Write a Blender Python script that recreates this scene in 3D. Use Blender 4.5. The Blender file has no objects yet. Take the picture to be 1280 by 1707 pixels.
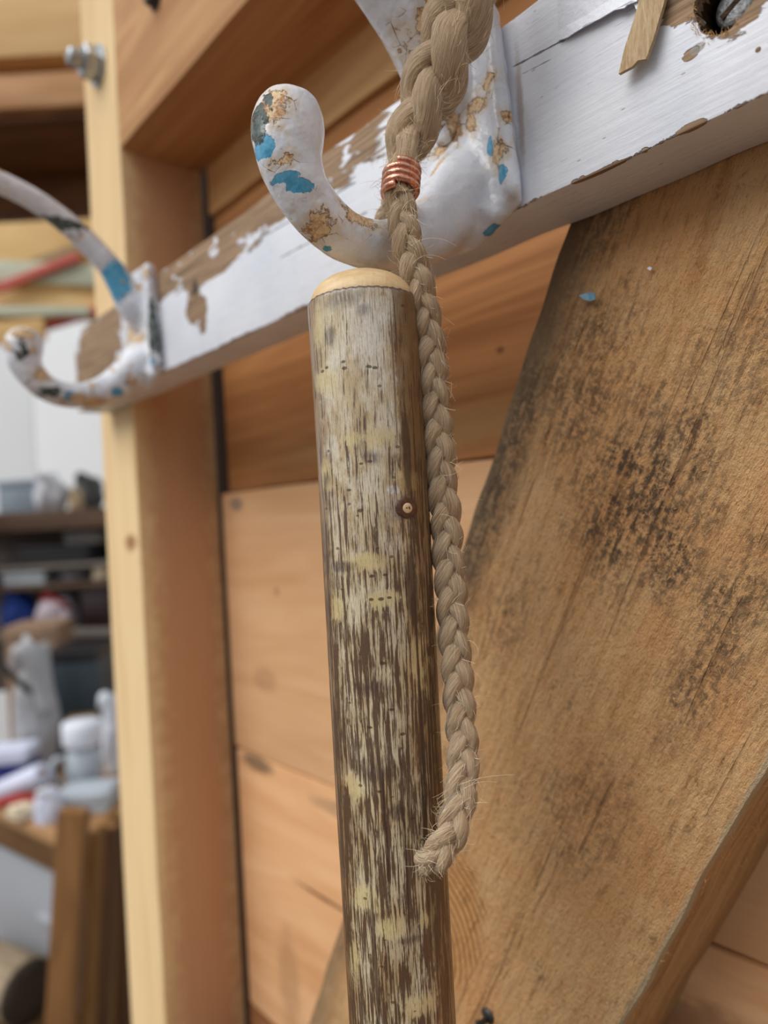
import bpy, bmesh, math, random
from mathutils import Vector, Matrix, noise as mnoise

random.seed(7)
scene = bpy.context.scene
COL = scene.collection
EYE = 1.45            # camera height above the ground; drawing units below are millimetres from the eye
MM = 0.001

# ------------------------------------------------------------------ camera
TH = math.radians(40.88); ROLL = math.radians(3.15); PITCH = math.radians(0.605)
FW0 = Vector((-math.cos(TH), math.sin(TH), 0)); RT = Vector((math.sin(TH), math.cos(TH), 0)); UP = Vector((0, 0, 1))
fw = FW0 * math.cos(PITCH) + UP * math.sin(PITCH)
uu = -FW0 * math.sin(PITCH) + UP * math.cos(PITCH)
cx = RT * math.cos(ROLL) - uu * math.sin(ROLL)
cy = RT * math.sin(ROLL) + uu * math.cos(ROLL)
cam_d = bpy.data.cameras.new('camera')
cam = bpy.data.objects.new('camera', cam_d); COL.objects.link(cam)
cam.matrix_world = Matrix(((cx.x, cy.x, -fw.x, 0), (cx.y, cy.y, -fw.y, 0), (cx.z, cy.z, -fw.z, EYE), (0, 0, 0, 1)))
cam_d.sensor_fit = 'VERTICAL'; cam_d.sensor_height = 9.09; cam_d.sensor_width = 6.82
cam_d.lens = 9.09 * 1183.0 / 1707.0
cam_d.clip_start = 0.01; cam_d.clip_end = 100
cam_d.dof.use_dof = True; cam_d.dof.focus_distance = 0.172; cam_d.dof.aperture_fstop = 2.0
scene.camera = cam

# ------------------------------------------------------------------ daylight
w = bpy.data.worlds.new('overcast_sky'); scene.world = w; w.use_nodes = True
bgn = w.node_tree.nodes['Background']
bgn.inputs[0].default_value = (0.90, 0.95, 1.0, 1); bgn.inputs[1].default_value = 0.66
sd = bpy.data.lights.new('sun', 'SUN'); sd.energy = 2.7; sd.angle = math.radians(50); sd.color = (1.0, 0.97, 0.93)
sun = bpy.data.objects.new('sun', sd); COL.objects.link(sun)
sun.rotation_euler = Vector((-0.20, -0.95, 1.05)).to_track_quat('Z', 'Y').to_euler()
sun.location = (-1, -3, 4)
vs = scene.view_settings
vs.view_transform = 'Standard'; vs.look = 'None'; vs.gamma = 1.0; vs.use_curve_mapping = False; vs.exposure = 0.0

# ------------------------------------------------------------------ node helpers
def lin(r, g, b):
    f = lambda c: (c / 255) / 12.92 if c / 255 <= 0.04045 else ((c / 255 + 0.055) / 1.055) ** 2.4
    return (f(r), f(g), f(b), 1)

class NT:
    def __init__(s, name):
        s.m = bpy.data.materials.new(name); s.m.use_nodes = True
        s.t = s.m.node_tree; s.b = s.t.nodes['Principled BSDF']
    def put(s, sock, v):
        if isinstance(v, bpy.types.NodeSocket): s.t.links.new(v, sock)
        elif isinstance(v, (int, float)) and hasattr(sock.default_value, '__len__'):
            sock.default_value = [v] * len(sock.default_value)
        else: sock.default_value = v
    def new(s, typ): return s.t.nodes.new(typ)
    def co(s, kind='Object', sc=(1000, 1000, 1000), off=(0, 0, 0), rot=(0, 0, 0)):
        o = s.new('ShaderNodeTexCoord').outputs[kind]
        return s.map(o, sc, off, rot)
    def map(s, v, sc=(1, 1, 1), off=(0, 0, 0), rot=(0, 0, 0)):
        n = s.new('ShaderNodeMapping'); s.put(n.inputs[0], v)
        n.inputs['Scale'].default_value = sc; n.inputs['Location'].default_value = off; n.inputs['Rotation'].default_value = rot
        return n.outputs[0]
    def noise(s, v, scale=1, detail=4, rough=0.55, dist=0.0, col=False):
        n = s.new('ShaderNodeTexNoise'); s.put(n.inputs['Vector'], v)
        n.inputs['Scale'].default_value = scale; n.inputs['Detail'].default_value = detail
        n.inputs['Roughness'].default_value = rough; n.inputs['Distortion'].default_value = dist
        return n.outputs['Color' if col else 'Fac']
    def voro(s, v, scale=1, feat='F1', out='Distance', rnd=1.0):
        n = s.new('ShaderNodeTexVoronoi'); s.put(n.inputs['Vector'], v); n.feature = feat
        n.inputs['Scale'].default_value = scale; n.inputs['Randomness'].default_value = rnd
        return n.outputs[out]
    def wave(s, v, scale=1, dist=2.0, det=2, dscale=1.0, typ='BANDS', d='Z'):
        n = s.new('ShaderNodeTexWave'); s.put(n.inputs['Vector'], v); n.wave_type = typ
        if typ == 'BANDS': n.bands_direction = d
        else: n.rings_direction = d
        n.inputs['Scale'].default_value = scale; n.inputs['Distortion'].default_value = dist
        n.inputs['Detail'].default_value = det; n.inputs['Detail Scale'].default_value = dscale
        return n.outputs['Fac']
    def ramp(s, f, stops):
        n = s.new('ShaderNodeValToRGB'); s.put(n.inputs[0], f); cr = n.color_ramp
        while len(cr.elements) < len(stops): cr.elements.new(0.5)
        for e, (p, c) in zip(cr.elements, stops):
            e.position = p; e.color = c if hasattr(c, '__len__') else (c, c, c, 1)
        return n.outputs[0]
    def step(s, f, a, b, lo=0.0, hi=1.0):
        n = s.new('ShaderNodeMapRange'); n.interpolation_type = 'SMOOTHSTEP'
        s.put(n.inputs[0], f)
        for i, v in enumerate((a, b, lo, hi)): s.put(n.inputs[i + 1], v)
        return n.outputs[0]
    def math(s, op, a, b=0.0, c=None):
        n = s.new('ShaderNodeMath'); n.operation = op; s.put(n.inputs[0], a); s.put(n.inputs[1], b)
        if c is not None: s.put(n.inputs[2], c)
        return n.outputs[0]
    def add(s, a, b): return s.math('ADD', a, b)
    def mul(s, a, b): return s.math('MULTIPLY', a, b)
    def mx(s, a, b): return s.math('MAXIMUM', a, b)
    def mix(s, f, a, b, mode='MIX'):
        n = s.new('ShaderNodeMix'); n.data_type = 'RGBA'; n.blend_type = mode
        s.put(n.inputs[0], f); s.put(n.inputs[6], a); s.put(n.inputs[7], b)
        return n.outputs[2]
    def sep(s, v):
        n = s.new('ShaderNodeSeparateXYZ'); s.put(n.inputs[0], v); return n.outputs
    def comb(s, x, y, z):
        n = s.new('ShaderNodeCombineXYZ')
        for i, q in enumerate((x, y, z)): s.put(n.inputs[i], q)
        return n.outputs[0]
    def blob(s, co, c, r, nz=None, amp=0.6, a=1.0, b=0.8):
        """soft-edged patch of the surface at c with radii r, its outline broken up by nz"""
        v1 = s.new('ShaderNodeVectorMath'); v1.operation = 'SUBTRACT'; s.put(v1.inputs[0], co); v1.inputs[1].default_value = c
        v2 = s.new('ShaderNodeVectorMath'); v2.operation = 'DIVIDE'; s.put(v2.inputs[0], v1.outputs[0]); v2.inputs[1].default_value = r
        v3 = s.new('ShaderNodeVectorMath'); v3.operation = 'LENGTH'; s.put(v3.inputs[0], v2.outputs[0])
        d = v3.outputs['Value']
        if nz is not None: d = s.add(d, s.mul(s.math('SUBTRACT', nz, 0.5), amp * 2))
        return s.step(d, a, b)
    def bump(s, h, dist=0.0005, strength=1.0, prev=None):
        n = s.new('ShaderNodeBump'); s.put(n.inputs['Height'], h); n.inputs['Distance'].default_value = dist
        n.inputs['Strength'].default_value = strength
        if prev is not None: s.put(n.inputs['Normal'], prev)
        return n.outputs[0]
    def done(s, col, rough=0.6, nrm=None, metal=0.0, coat=0.0, coat_r=0.2, spec=None, sheen=0.0):
        s.put(s.b.inputs['Base Color'], col); s.put(s.b.inputs['Roughness'], rough); s.put(s.b.inputs['Metallic'], metal)
        if nrm is not None: s.put(s.b.inputs['Normal'], nrm)
        if coat: s.put(s.b.inputs['Coat Weight'], coat); s.b.inputs['Coat Roughness'].default_value = coat_r
        if spec is not None: s.put(s.b.inputs['Specular IOR Level'], spec)
        if sheen: s.b.inputs['Sheen Weight'].default_value = sheen
        return s.m

def wood(name, light, dark, axis='X', band=0.05, fine=0.7, rough=0.65, spots=(), bump=0.15, seed=0.0, contrast=1.0, fibre=0.35):
    """timber with its grain along one axis; spots = knots, stains, cracks, some shade painted in"""
    n = NT(name); co = n.co()
    along, across = 0.004, band
    sc = {'X': (along, across, across), 'Y': (across, along, across), 'Z': (across, across, along)}[axis]
    sf = {'X': (0.02, fine, fine), 'Y': (fine, 0.02, fine), 'Z': (fine, fine, 0.02)}[axis]
    g = n.noise(n.map(co, sc, (seed, seed * 1.7, seed * 0.6)), 1, 4, 0.6, 1.2)
    f = n.noise(n.map(co, sf, (seed, 0, seed)), 1, 3, 0.6)
    lo = n.noise(n.map(co, (0.012,) * 3, (seed,) * 3), 1, 2)
    c = n.ramp(n.step(g, 0.5 - 0.22 / contrast, 0.5 + 0.22 / contrast), [(0, dark), (1, light)])
    c = n.mix(n.step(f, 0.35, 0.75, 0, fibre), c, dark)
    c = n.mix(n.step(lo, 0.3, 0.75, 0, 0.35), c, tuple(0.5 * (a + b) for a, b in zip(light, dark)))
    nz = n.noise(co, 0.12, 4)
    for (p, r, colr, st) in spots:
        m = n.blob(co, p, r, nz, 0.35, 1.05, 0.45)
        c = n.mix(n.mul(m, st), c, colr)
    h = n.add(n.mul(g, 0.5), f)
    return n.done(c, rough, n.bump(h, bump * 0.001), spec=0.3)

def flat(name, c, rough=0.5, var=0.15, scale=0.02, metal=0.0, bump=0.0, bscale=0.05):
    n = NT(name); co = n.co()
    z = n.noise(co, scale, 3)
    d = tuple(x * (1 - var) for x in c[:3]) + (1,); u = tuple(min(1, x * (1 + var)) for x in c[:3]) + (1,)
    col = n.ramp(z, [(0.3, d), (0.7, u)])
    nr = n.bump(n.noise(co, bscale, 4), bump * 0.001) if bump else None
    return n.done(col, rough, nr, metal)

# ------------------------------------------------------------------ object helpers
def link(o, parent=None):
    COL.objects.link(o)
    if parent is not None: o.parent = parent
    return o
def tag(o, label=None, cat=None, group=None, kind=None):
    for k, v in (('label', label), ('category', cat), ('group', group), ('kind', kind)):
        if v: o[k] = v
    return o
def empty(name, loc=(0, 0, 0), rot=(0, 0, 0)):
    o = bpy.data.objects.new(name, None); o.location = loc; o.rotation_euler = rot; o.empty_display_size = 0.02
    return link(o)
def mesh_obj(name, verts, faces, mat, parent=None, smooth=True, uvs=None, loc=None):
    me = bpy.data.meshes.new(name); me.from_pydata([tuple(v) for v in verts], [], faces); me.update()
    if smooth: me.polygons.foreach_set('use_smooth', [True] * len(me.polygons))
    if uvs is not None:
        ul = me.uv_layers.new(name='UVMap')
        for l in me.loops: ul.data[l.index].uv = uvs[l.vertex_index]
    if mat: me.materials.append(mat)
    o = bpy.data.objects.new(name, me); link(o, parent)
    if loc is not None: o.location = loc
    return o
def bm_obj(name, bm, mat, parent=None, smooth=True, loc=None, rot=None):
    me = bpy.data.meshes.new(name); bm.to_mesh(me); bm.free()
    if smooth: me.polygons.foreach_set('use_smooth', [True] * len(me.polygons))
    if mat: me.materials.append(mat)
    o = bpy.data.objects.new(name, me); link(o, parent)
    if loc is not None: o.location = loc
    if rot is not None: o.rotation_euler = rot
    return o
def box_bm(x0, x1, y0, y1, z0, z1, bev=1.0, segs=2, cuts=0, wob=0.0, seed=0):
    """millimetre box with eased edges; wob makes faces and edges uneven"""
    bm = bmesh.new()
    bmesh.ops.create_cube(bm, size=1)
    for v in bm.verts:
        v.co = Vector(((x0 + x1) / 2 + v.co.x * (x1 - x0), (y0 + y1) / 2 + v.co.y * (y1 - y0), (z0 + z1) / 2 + v.co.z * (z1 - z0))) * MM
    if bev: bmesh.ops.bevel(bm, geom=list(bm.edges), offset=bev * MM, segments=segs, affect='EDGES', profile=0.6)
    if cuts:
        ax = max(range(3), key=lambda i: (x1 - x0, y1 - y0, z1 - z0)[i])
        es = [e for e in bm.edges if abs((e.verts[0].co - e.verts[1].co)[ax]) > 0.5 * max(x1 - x0, y1 - y0, z1 - z0) * MM]
        bmesh.ops.subdivide_edges(bm, edges=es, cuts=cuts, use_grid_fill=True)
    if wob:
        for v in bm.verts:
            p = v.co * 1000
            d = Vector((mnoise.noise(p * 0.05 + Vector((seed, 0, 0))), mnoise.noise(p * 0.05 + Vector((0, seed + 9, 0))), mnoise.noise(p * 0.05 + Vector((0, 0, seed + 21)))))
            v.co += d * wob * MM
    bmesh.ops.recalc_face_normals(bm, faces=bm.faces)
    return bm
def board(name, ext, mat, parent=None, bev=1.2, cuts=24, wob=0.5, seed=0):
    o = bm_obj(name, box_bm(*ext, bev=bev, cuts=cuts, wob=wob, seed=seed), mat, parent, smooth=False)
    if parent is None: o.location = (0, 0, EYE)
    shade_auto(o)
    return o
def shade_auto(o):
    me = o.data
    me.polygons.foreach_set('use_smooth', [True] * len(me.polygons))
    bm = bmesh.new(); bm.from_mesh(me)
    for e in bm.edges:
        if len(e.link_faces) == 2 and e.calc_face_angle(0) > 0.7: e.smooth = False
    bm.to_mesh(me); bm.free()
def catmull(pts, n=12):
    """smooth points through a list of tuples of any length"""
    P = [pts[0]] + list(pts) + [pts[-1]]; out = []
    for i in range(1, len(P) - 2):
        for k in range(n):
            t = k / n; q = []
            for a, b, c, d in zip(P[i - 1], P[i], P[i + 1], P[i + 2]):
                q.append(0.5 * ((2 * b) + (-a + c) * t + (2 * a - 5 * b + 4 * c - d) * t * t + (-a + 3 * b - 3 * c + d) * t ** 3))
            out.append(tuple(q))
    out.append(tuple(pts[-1])); return out
def frames(P, ref):
    """tangent / side / normal along a polyline, normals kept close to ref"""
    T = []
    for i in range(len(P)):
        a = P[max(0, i - 1)]; b = P[min(len(P) - 1, i + 1)]; T.append((b - a).normalized())
    S, N = [], []
    n = (ref - T[0] * ref.dot(T[0])).normalized()
    for t in T:
        n = (n - t * n.dot(t)).normalized(); N.append(n.copy()); S.append(t.cross(n).normalized())
    return T, S, N
def tube(P, R, segs=12, ref=Vector((0.3, 0.1, 1)), caps=True, squash=1.0, lump=None):
    """verts, faces, uvs(mm) of a tube along P (Vectors, mm) with radii R; returns metres"""
    T, S, N = frames(P, ref)
    V, F, U = [], [], []; L = 0
    for i, p in enumerate(P):
        if i: L += (p - P[i - 1]).length
        for k in range(segs):
            a = 2 * math.pi * k / segs; r = R[i]
            if lump: r *= lump(a, L)
            V.append((p + S[i] * (math.cos(a) * r) + N[i] * (math.sin(a) * r * squash)) * MM); U.append((a * R[i], L))
    for i in range(len(P) - 1):
        for k in range(segs):
            a = i * segs + k; b = i * segs + (k + 1) % segs
            F.append((a, b, b + segs, a + segs))
    if caps:
        F.append(tuple(reversed(range(segs)))); F.append(tuple((len(P) - 1) * segs + k for k in range(segs)))
    return V, F, U
def lathe(prof, segs=32):
    """verts, faces from (r, z) millimetre profile"""
    V, F = [], []
    for r, z in prof:
        for k in range(segs):
            a = 2 * math.pi * k / segs; V.append((r * math.cos(a) * MM, r * math.sin(a) * MM, z * MM))
    for i in range(len(prof) - 1):
        for k in range(segs):
            a = i * segs + k; b = i * segs + (k + 1) % segs; F.append((a, b, b + segs, a + segs))
    F.append(tuple(reversed(range(segs)))); F.append(tuple((len(prof) - 1) * segs + k for k in range(segs)))
    return V, F

# ================================================================== STRUCTURE
C_PINE = lin(226, 196, 146); C_PINE_D = lin(196, 156, 104)
C_TAN = lin(205, 158, 112); C_TAN_D = lin(160, 110, 68)
C_ORG = lin(176, 120, 72); C_ORG_D = lin(122, 74, 38)
C_BRN = lin(150, 102, 66); C_BRN_D = lin(96, 58, 32)

# ground
gm = NT('trodden_earth'); gco = gm.co()
gcol = gm.ramp(gm.noise(gco, 0.01, 6), [(0.3, lin(80, 66, 54)), (0.7, lin(112, 96, 82))])
gm = gm.done(gcol, 0.9, gm.bump(gm.noise(gco, 0.05, 6), 0.004))
bm = bmesh.new(); bmesh.ops.create_grid(bm, x_segments=8, y_segments=8, size=40)
fl = bm_obj('floor', bm, gm, loc=(-1.5, 0.5, 0)); tag(fl, 'trodden brown earth floor of the open shed', 'floor', kind='structure')

# plank wall behind the framing: each plank is a piece of its own
wall = empty('wall_back', (0, 0, EYE)); tag(wall, 'wall of wide horizontal sawn planks behind the timber frame', 'wall', kind='structure')
def plank_mat(i, l, d, spots=(), **k): return wood('sawn_plank_%d' % i, l, d, 'X', seed=i * 3.1, spots=spots, bump=0.2, **k)
dk = lin(88, 52, 26)
pm = {
  'top': plank_mat(1, lin(238, 196, 138), lin(204, 154, 98)),
  'up': plank_mat(2, lin(190, 134, 82), lin(152, 100, 56), contrast=1.1, band=0.09, spots=[((-195, 240, 70), (3, 8, 2), dk, .7), ((-260, 240, 40), (130, 8, 12), lin(170, 132, 84), .7), ((-150, 240, 110), (2, 8, 2), dk, .6)]),
  'mid': plank_mat(3, lin(226, 182, 138), lin(206, 156, 110), band=0.03, fibre=0.2, spots=[((-430, 240, 16), (11, 8, 6), lin(128, 116, 104), .8), ((-385, 240, -42), (4, 8, 4), lin(160, 112, 74), .6), ((-300, 240, -110), (60, 8, 10), lin(226, 178, 132), .5), ((-405, 240, -100), (18, 8, 10), lin(170, 130, 92), .5)]),
  'low': plank_mat(4, lin(230, 184, 138), lin(206, 152, 104), band=0.03, fibre=0.2, spots=[((-352, 240, -222), (36, 8, 1.6), lin(110, 66, 38), .9), ((-420, 240, -158), (26, 8, 7), lin(100, 82, 62), .8), ((-330, 240, -165), (40, 8, 6), lin(140, 116, 90), .5), ((-395, 240, -290), (16, 8, 40), lin(150, 112, 76), .4), ((-120, 240, -190), (40, 8, 20), lin(104, 62, 34), .6)]),  # dark spots by the post and under the brace: shade painted in
  'bot': plank_mat(5, lin(170, 118, 76), lin(110, 68, 38)),
}
zz = [(219, 379, 'top'), (25, 214, 'up'), (-152, 24, 'mid'), (-329, -153, 'low'), (-506, -331, 'bot'), (-683, -508, 'mid'), (-860, -685, 'up'), (-1037, -862, 'low'), (-1214, -1039, 'bot'), (-1450, -1216, 'mid'), (381, 558, 'mid')]
board('gap_shade_backing', (-520, 420, 262.5, 266, -1450, 558), flat('gap_shade_brown', lin(84, 58, 40), 0.9, 0.2), wall, bev=0.3, cuts=0, wob=0)  # added dark sheet, stands in for shade in the gap beside the post
for i, (a, b, k) in enumerate(zz):
    board('plank', ({'up': -440, 'top': -447}.get(k, -448 - (i % 3)), 420, 240, 262, a, b), pm[k], wall, bev=1.5, cuts=30, wob=0.8, seed=i * 5)

# framing
m_post = wood('planed_pine_post', lin(240, 212, 164), lin(222, 188, 138), 'Z', band=0.05, seed=4, bump=0.08, fibre=0.25,
              spots=[((-445, 214, 0), (60, 31.5, 6000), lin(196, 148, 112), .85), ((-470, 190, -6), (14, 22, 8), lin(150, 100, 62), .9), ((-462, 200, -6), (6, 8, 5), lin(104, 64, 38), .9), ((-455, 222, -200), (3, 6, 120), lin(200, 150, 110), .5)])
post = board('timber_post', (-515, -455, 182, 240, -1450, 560), m_post, bev=1.5, cuts=40, wob=0.6, seed=3)
tag(post, 'upright planed pine post with a knot, behind the far coat hook', 'post')
m_beam = wood('beam_pine', lin(214, 168, 118), lin(170, 120, 76), 'X', band=0.06, seed=8, bump=0.15, fibre=0.3)
beam = board('crossbeam', (-455, 420, 182, 240, 253, 420), m_beam, bev=1.5, cuts=30, wob=0.6, seed=9)
tag(beam, 'horizontal timber crossbeam butted to the post above the painted rail', 'beam')

# diagonal brace: rough sawn, weathered
BO = Vector((-135.6, 0, -66)); BA = math.radians(62.6)
n = NT('rough_sawn_brace'); co = n.co()
xyz = n.sep(co)
g = n.noise(n.map(co, (0.010, 0.12, 0.12)), 1, 5, 0.65, 1.5)
fb = n.noise(n.map(co, (0.25, 0.9, 0.9), rot=(0, math.radians(28), 0)), 1, 4, 0.7)
saw = n.noise(n.map(co, (0.10, 0.55, 0.55), rot=(0, math.radians(62), 0)), 1, 4, 0.6)
nz = n.noise(co, 0.09, 6, 0.7)
nf = n.noise(co, 0.45, 5, 0.75)
c = n.ramp(g, [(0.28, lin(206, 150, 98)), (0.5, lin(236, 184, 128)), (0.72, lin(244, 200, 146))])
c = n.mix(n.step(nz, 0.40, 0.7, 0, 0.5), c, lin(222, 184, 136))
warm = n.step(n.noise(co, 0.022, 4, 0.6), 0.48, 0.62, 0, 0.5)
c = n.mix(warm, c, lin(232, 166, 106))
c = n.mix(n.step(saw, 0.50, 0.72, 0, 0.45), c, lin(156, 110, 70))
flk = n.noise(n.map(co, (0.5, 2.2, 2.2), rot=(0, math.radians(40), 0)), 1, 4, 0.75)
c = n.mix(n.step(flk, 0.56, 0.70, 0, 0.55), c, lin(238, 200, 150))
c = n.mix(n.step(flk, 0.44, 0.32, 0, 0.5), c, lin(130, 90, 54))
# fresh planed patch with rings low on the board
ring = n.wave(n.map(co, (1, 1, 1), (118, 0, -22)), 0.11, 3.0, 2, 0.6, 'RINGS', 'Y')
fresh = n.blob(co, (-100, -58, 12), (36, 300, 22), nz, 0.35, 1.05, 0.75)
fc = n.ramp(ring, [(0.2, lin(222, 172, 116)), (0.75, lin(206, 148, 90)), (0.97, lin(170, 104, 50))])
c = n.mix(fresh, c, fc)
# grey weathered edge and mould staining
grey = n.step(n.add(xyz[2], n.mul(n.math('SUBTRACT', nz, 0.5), 22)), 34, 56)
c = n.mix(n.mul(grey, n.step(xyz[0], -120, 40, 0.6, 0.85)), c, lin(112, 96, 78))
st = None
for p, r_, s_ in [((78, 0, 2), (40, 400, 26), 1.0), ((66, 0, -12), (22, 400, 14), 1.0), ((100, 0, 30), (34, 400, 22), 0.75), ((52, 0, -32), (40, 400, 14), 0.8), ((118, 0, -14), (22, 400, 26), 0.55), ((20, 0, 30), (30, 400, 14), 0.5), ((-20, 0, -20), (30, 400, 20), 0.45), ((60, 0, 48), (70, 400, 9), 0.8), ((150, 0, 44), (50, 400, 12), 0.55)]:
    m_ = n.mul(n.blob(co, p, r_, nz, 0.7, 1.1, 0.3), s_); st = m_ if st is None else n.mx(st, m_)
spk = n.add(n.mul(n.step(n.add(n.mul(nf, 0.6), n.mul(saw, 0.4)), 0.42, 0.56), 0.85), 0.12)
spk = n.mul(spk, n.step(n.noise(co, 0.05, 4, 0.7), 0.36, 0.50, 0.35, 1.0))
c = n.mix(n.mul(n.mul(st, spk), 0.92), c, lin(70, 62, 54))
drk = n.step(n.voro(n.map(co, (0.06, 0.2, 0.2)), 1), 0.30, 0.10, 0, 0.5)
c = n.mix(n.mul(drk, n.step(nf, 0.45, 0.6)), c, lin(96, 70, 46))
# thin grain cracks
crk = n.step(n.noise(n.map(co, (0.006, 0.3, 0.3), (4, 0, 3)), 1, 2, 0.5, 0.6), 0.655, 0.69)
c = n.mix(n.mul(crk, 0.30), c, lin(92, 56, 30))
# pale bruised knot
kn = n.blob(co, (-32, -58, 22), (7, 300, 7), nz, 0.5, 1.0, 0.3); c = n.mix(n.mul(kn, 0.5), c, lin(186, 160, 132))
kn2 = n.blob(co, (-32, -58, 22), (2.5, 300, 2.5), nz, 0.4); c = n.mix(n.mul(kn2, 0.6), c, lin(120, 84, 60))
sidef = n.mul(n.step(xyz[2], -54.5, -55.2), 0.55); c = n.mix(sidef, c, n.ramp(g, [(0.3, lin(150, 112, 70)), (0.7, lin(206, 168, 118))]))
arr = n.step(n.add(xyz[2], n.mul(nf, 2.5)), -52.0, -53.8)
onf = n.step(xyz[1], 4, 2.0)
c = n.mix(n.mul(n.mul(arr, onf), 0.9), c, lin(206, 184, 150))
h = n.add(n.add(n.mul(saw, 0.9), n.mul(fb, 0.7)), n.add(n.mul(nf, 0.9), n.mul(flk, 0.8)))
h = n.math('SUBTRACT', h, n.mul(crk, 0.6))
m_brace = n.done(c, 0.85, n.bump(h, 0.0014), spec=0.2)
bm = box_bm(-480, 322, 0, 58, -55.5, 55.5, bev=2.2, segs=2, cuts=160, wob=1.0, seed=2)
brace = bm_obj('diagonal_brace', bm, m_brace, loc=((BO.x) * MM, 182 * MM, EYE + BO.z * MM), rot=(0, -BA, 0)); shade_auto(brace)
tag(brace, 'wide rough-sawn diagonal brace board with dark mould stains beside the stick', 'brace')

# ------------------------------------------------------------------ white painted rail with counterbored screw
def rail_mat():
    n = NT('peeling_white_paint'); co = n.co(); x, y, z = n.sep(co)
    nz = n.noise(n.map(co, (0.05, 0.18, 0.18)), 1, 6, 0.7)
    nb = n.noise(n.map(co, (0.03, 0.5, 0.5)), 1, 4, 0.6)
    bl = n.noise(co, 0.25, 5, 0.6)
    # bare timber
    wg = n.noise(n.map(co, (0.02, 0.9, 0.9)), 1, 4, 0.6, 0.4)
    wc = n.ramp(wg, [(0.3, lin(100, 78, 58)), (0.6, lin(160, 132, 104)), (0.75, lin(186, 160, 128))])
    # paint
    pc = n.ramp(n.noise(co, 0.03, 4), [(0.3, lin(216, 220, 230)), (0.7, lin(232, 234, 240))])
    dirt = n.step(n.noise(n.map(co, (0.06, 0.6, 0.6), (3, 2, 8)), 1, 5, 0.75), 0.58, 0.78, 0, 0.35)
    pc = n.mix(dirt, pc, lin(150, 140, 132))
    scr = n.step(n.noise(n.map(co, (0.12, 2.2, 2.2), (13, 2, 8)), 1, 3, 0.6), 0.66, 0.72, 0, 0.5)
    pc = n.mix(scr, pc, lin(120, 108, 98))
    speck = n.step(n.voro(n.map(co, (0.10, 0.35, 0.35)), 1), 0.075, 0.05)
    pc = n.mix(n.mul(speck, 0.6), pc, lin(112, 88, 76))
    # where the paint has gone
    jit = n.mul(n.math('SUBTRACT', nz, 0.5), 30)
    topwear = n.step(n.add(z, jit), 121.5, 122.6)
    topwear = n.mul(topwear, n.mul(n.step(n.add(x, n.mul(nb, 40)), -152, -156), n.step(n.add(x, jit), -478, -476, 0.0, 1.0)))
    bare = topwear
    frag = n.noise(n.map(co, (0.05, 0.12, 0.12), (7, 1, 1)), 1, 4, 0.6)
    bare = n.mul(bare, n.step(frag, 0.60, 0.58))
    for c_, r_ in [((-318, 160, 110), (9, 9, 12)), ((-310, 160, 104), (5, 9, 9)), ((-455, 160, 116), (46, 20, 20)), ((-480, 160, 100), (18, 20, 16)), ((-300, 160, 121), (30, 9, 5)), ((-71, 160, 113.5), (6.5, 9, 6.0)), ((-61.5, 160, 108.5), (9.0, 60, 9.0)), ((-420, 160, 128), (26, 9, 10)),
                   ((-72, 160, 84.4), (4, 1.5, 1.2)), ((-97, 160, 84.0), (9, 1.5, .6)), ((-71, 158.5, 100.6), (2.4, 9, 1.5)), ((-57, 160, 94), (.7, 9, .7))]:
        bare = n.mx(bare, n.blob(co, c_, r_, nz, 0.8, 1.0, 0.93))
    arr = n.step(n.add(n.add(z, n.mul(n.math('SUBTRACT', y, 160), 1.0)), n.mul(n.math('SUBTRACT', bl, 0.5), 2.6)), 84.72, 84.5)
    arr = n.mul(arr, n.step(y, 161.6, 161.2))
    bare = n.mx(bare, n.mul(arr, 0.92))
    # splits in the grain running through paint
    def line(x0, z0, x1, z1, wd):
        sl = (z1 - z0) / (x1 - x0)
        d = n.math('ABSOLUTE', n.math('SUBTRACT', z, n.add(n.mul(x, sl), z0 - sl * x0)))
        d = n.add(d, n.mul(n.math('SUBTRACT', bl, 0.5), 0.9))
        inx = n.mul(n.step(x, x0 - 0.5, x0 + 1), n.step(x, x1 + 0.5, x1 - 1))
        return n.mul(n.step(d, wd, wd * 0.35), inx)
    crack = line(-120, 123.3, -103, 121.6, 0.30)
    for l in [(-117, 119.8, -108, 118.9, .10),  (-240, 108, -185, 106.5, .25), (-260, 121, -190, 119, .3)]: crack = n.mx(crack, line(*l))
    # stain around the iron plates
    rust = n.blob(co, (-118.4, 160, 112), (1.6, 9, 22), bl, 0.5, 1.0, 0.3)
    col = n.mix(n.mul(rust, 0.55), pc, lin(150, 118, 92))
    col = n.mix(bare, col, wc)
    col = n.mix(n.mul(crack, 0.85), col, lin(70, 58, 50))
    drk = n.blob(co, (-316, 160, 117), (4.5, 9, 5.5), nz, 0.5, 1.0, 0.6); col = n.mix(n.mul(drk, 0.8), col, lin(48, 42, 40))
    grp = n.blob(co, (-69.5, 158, 101.0), (2.2, 9, 1.3), nz, 0.5); col = n.mix(n.mul(grp, 0.9), col, lin(150, 146, 140))
    h = n.math('SUBTRACT', n.add(n.mul(bl, 0.25), n.mul(nb, 0.35)), n.add(n.mul(bare, 0.9), n.mul(crack, 0.8)))
    h = n.add(h, n.mul(n.mul(wg, bare), 0.5))
    return n.done(col, n.add(0.38, n.mul(bare, 0.45)), n.bump(h, 0.0005), spec=0.4)
m_rail = rail_mat()
rail = empty('coat_rail', (0, 0, EYE)); tag(rail, 'peeling white-painted wooden rail carrying both coat hooks', 'rail')
HX, HZ, HR = -63.0, 108.5, 7.4
bm = box_bm(-495, 60, 160, 182, 84, 136.5, bev=0.9, segs=2, cuts=90, wob=0.55, seed=31)
rb = bm_obj('rail_board', bm, m_rail, rail)
cut_v, cut_f = [], []
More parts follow.
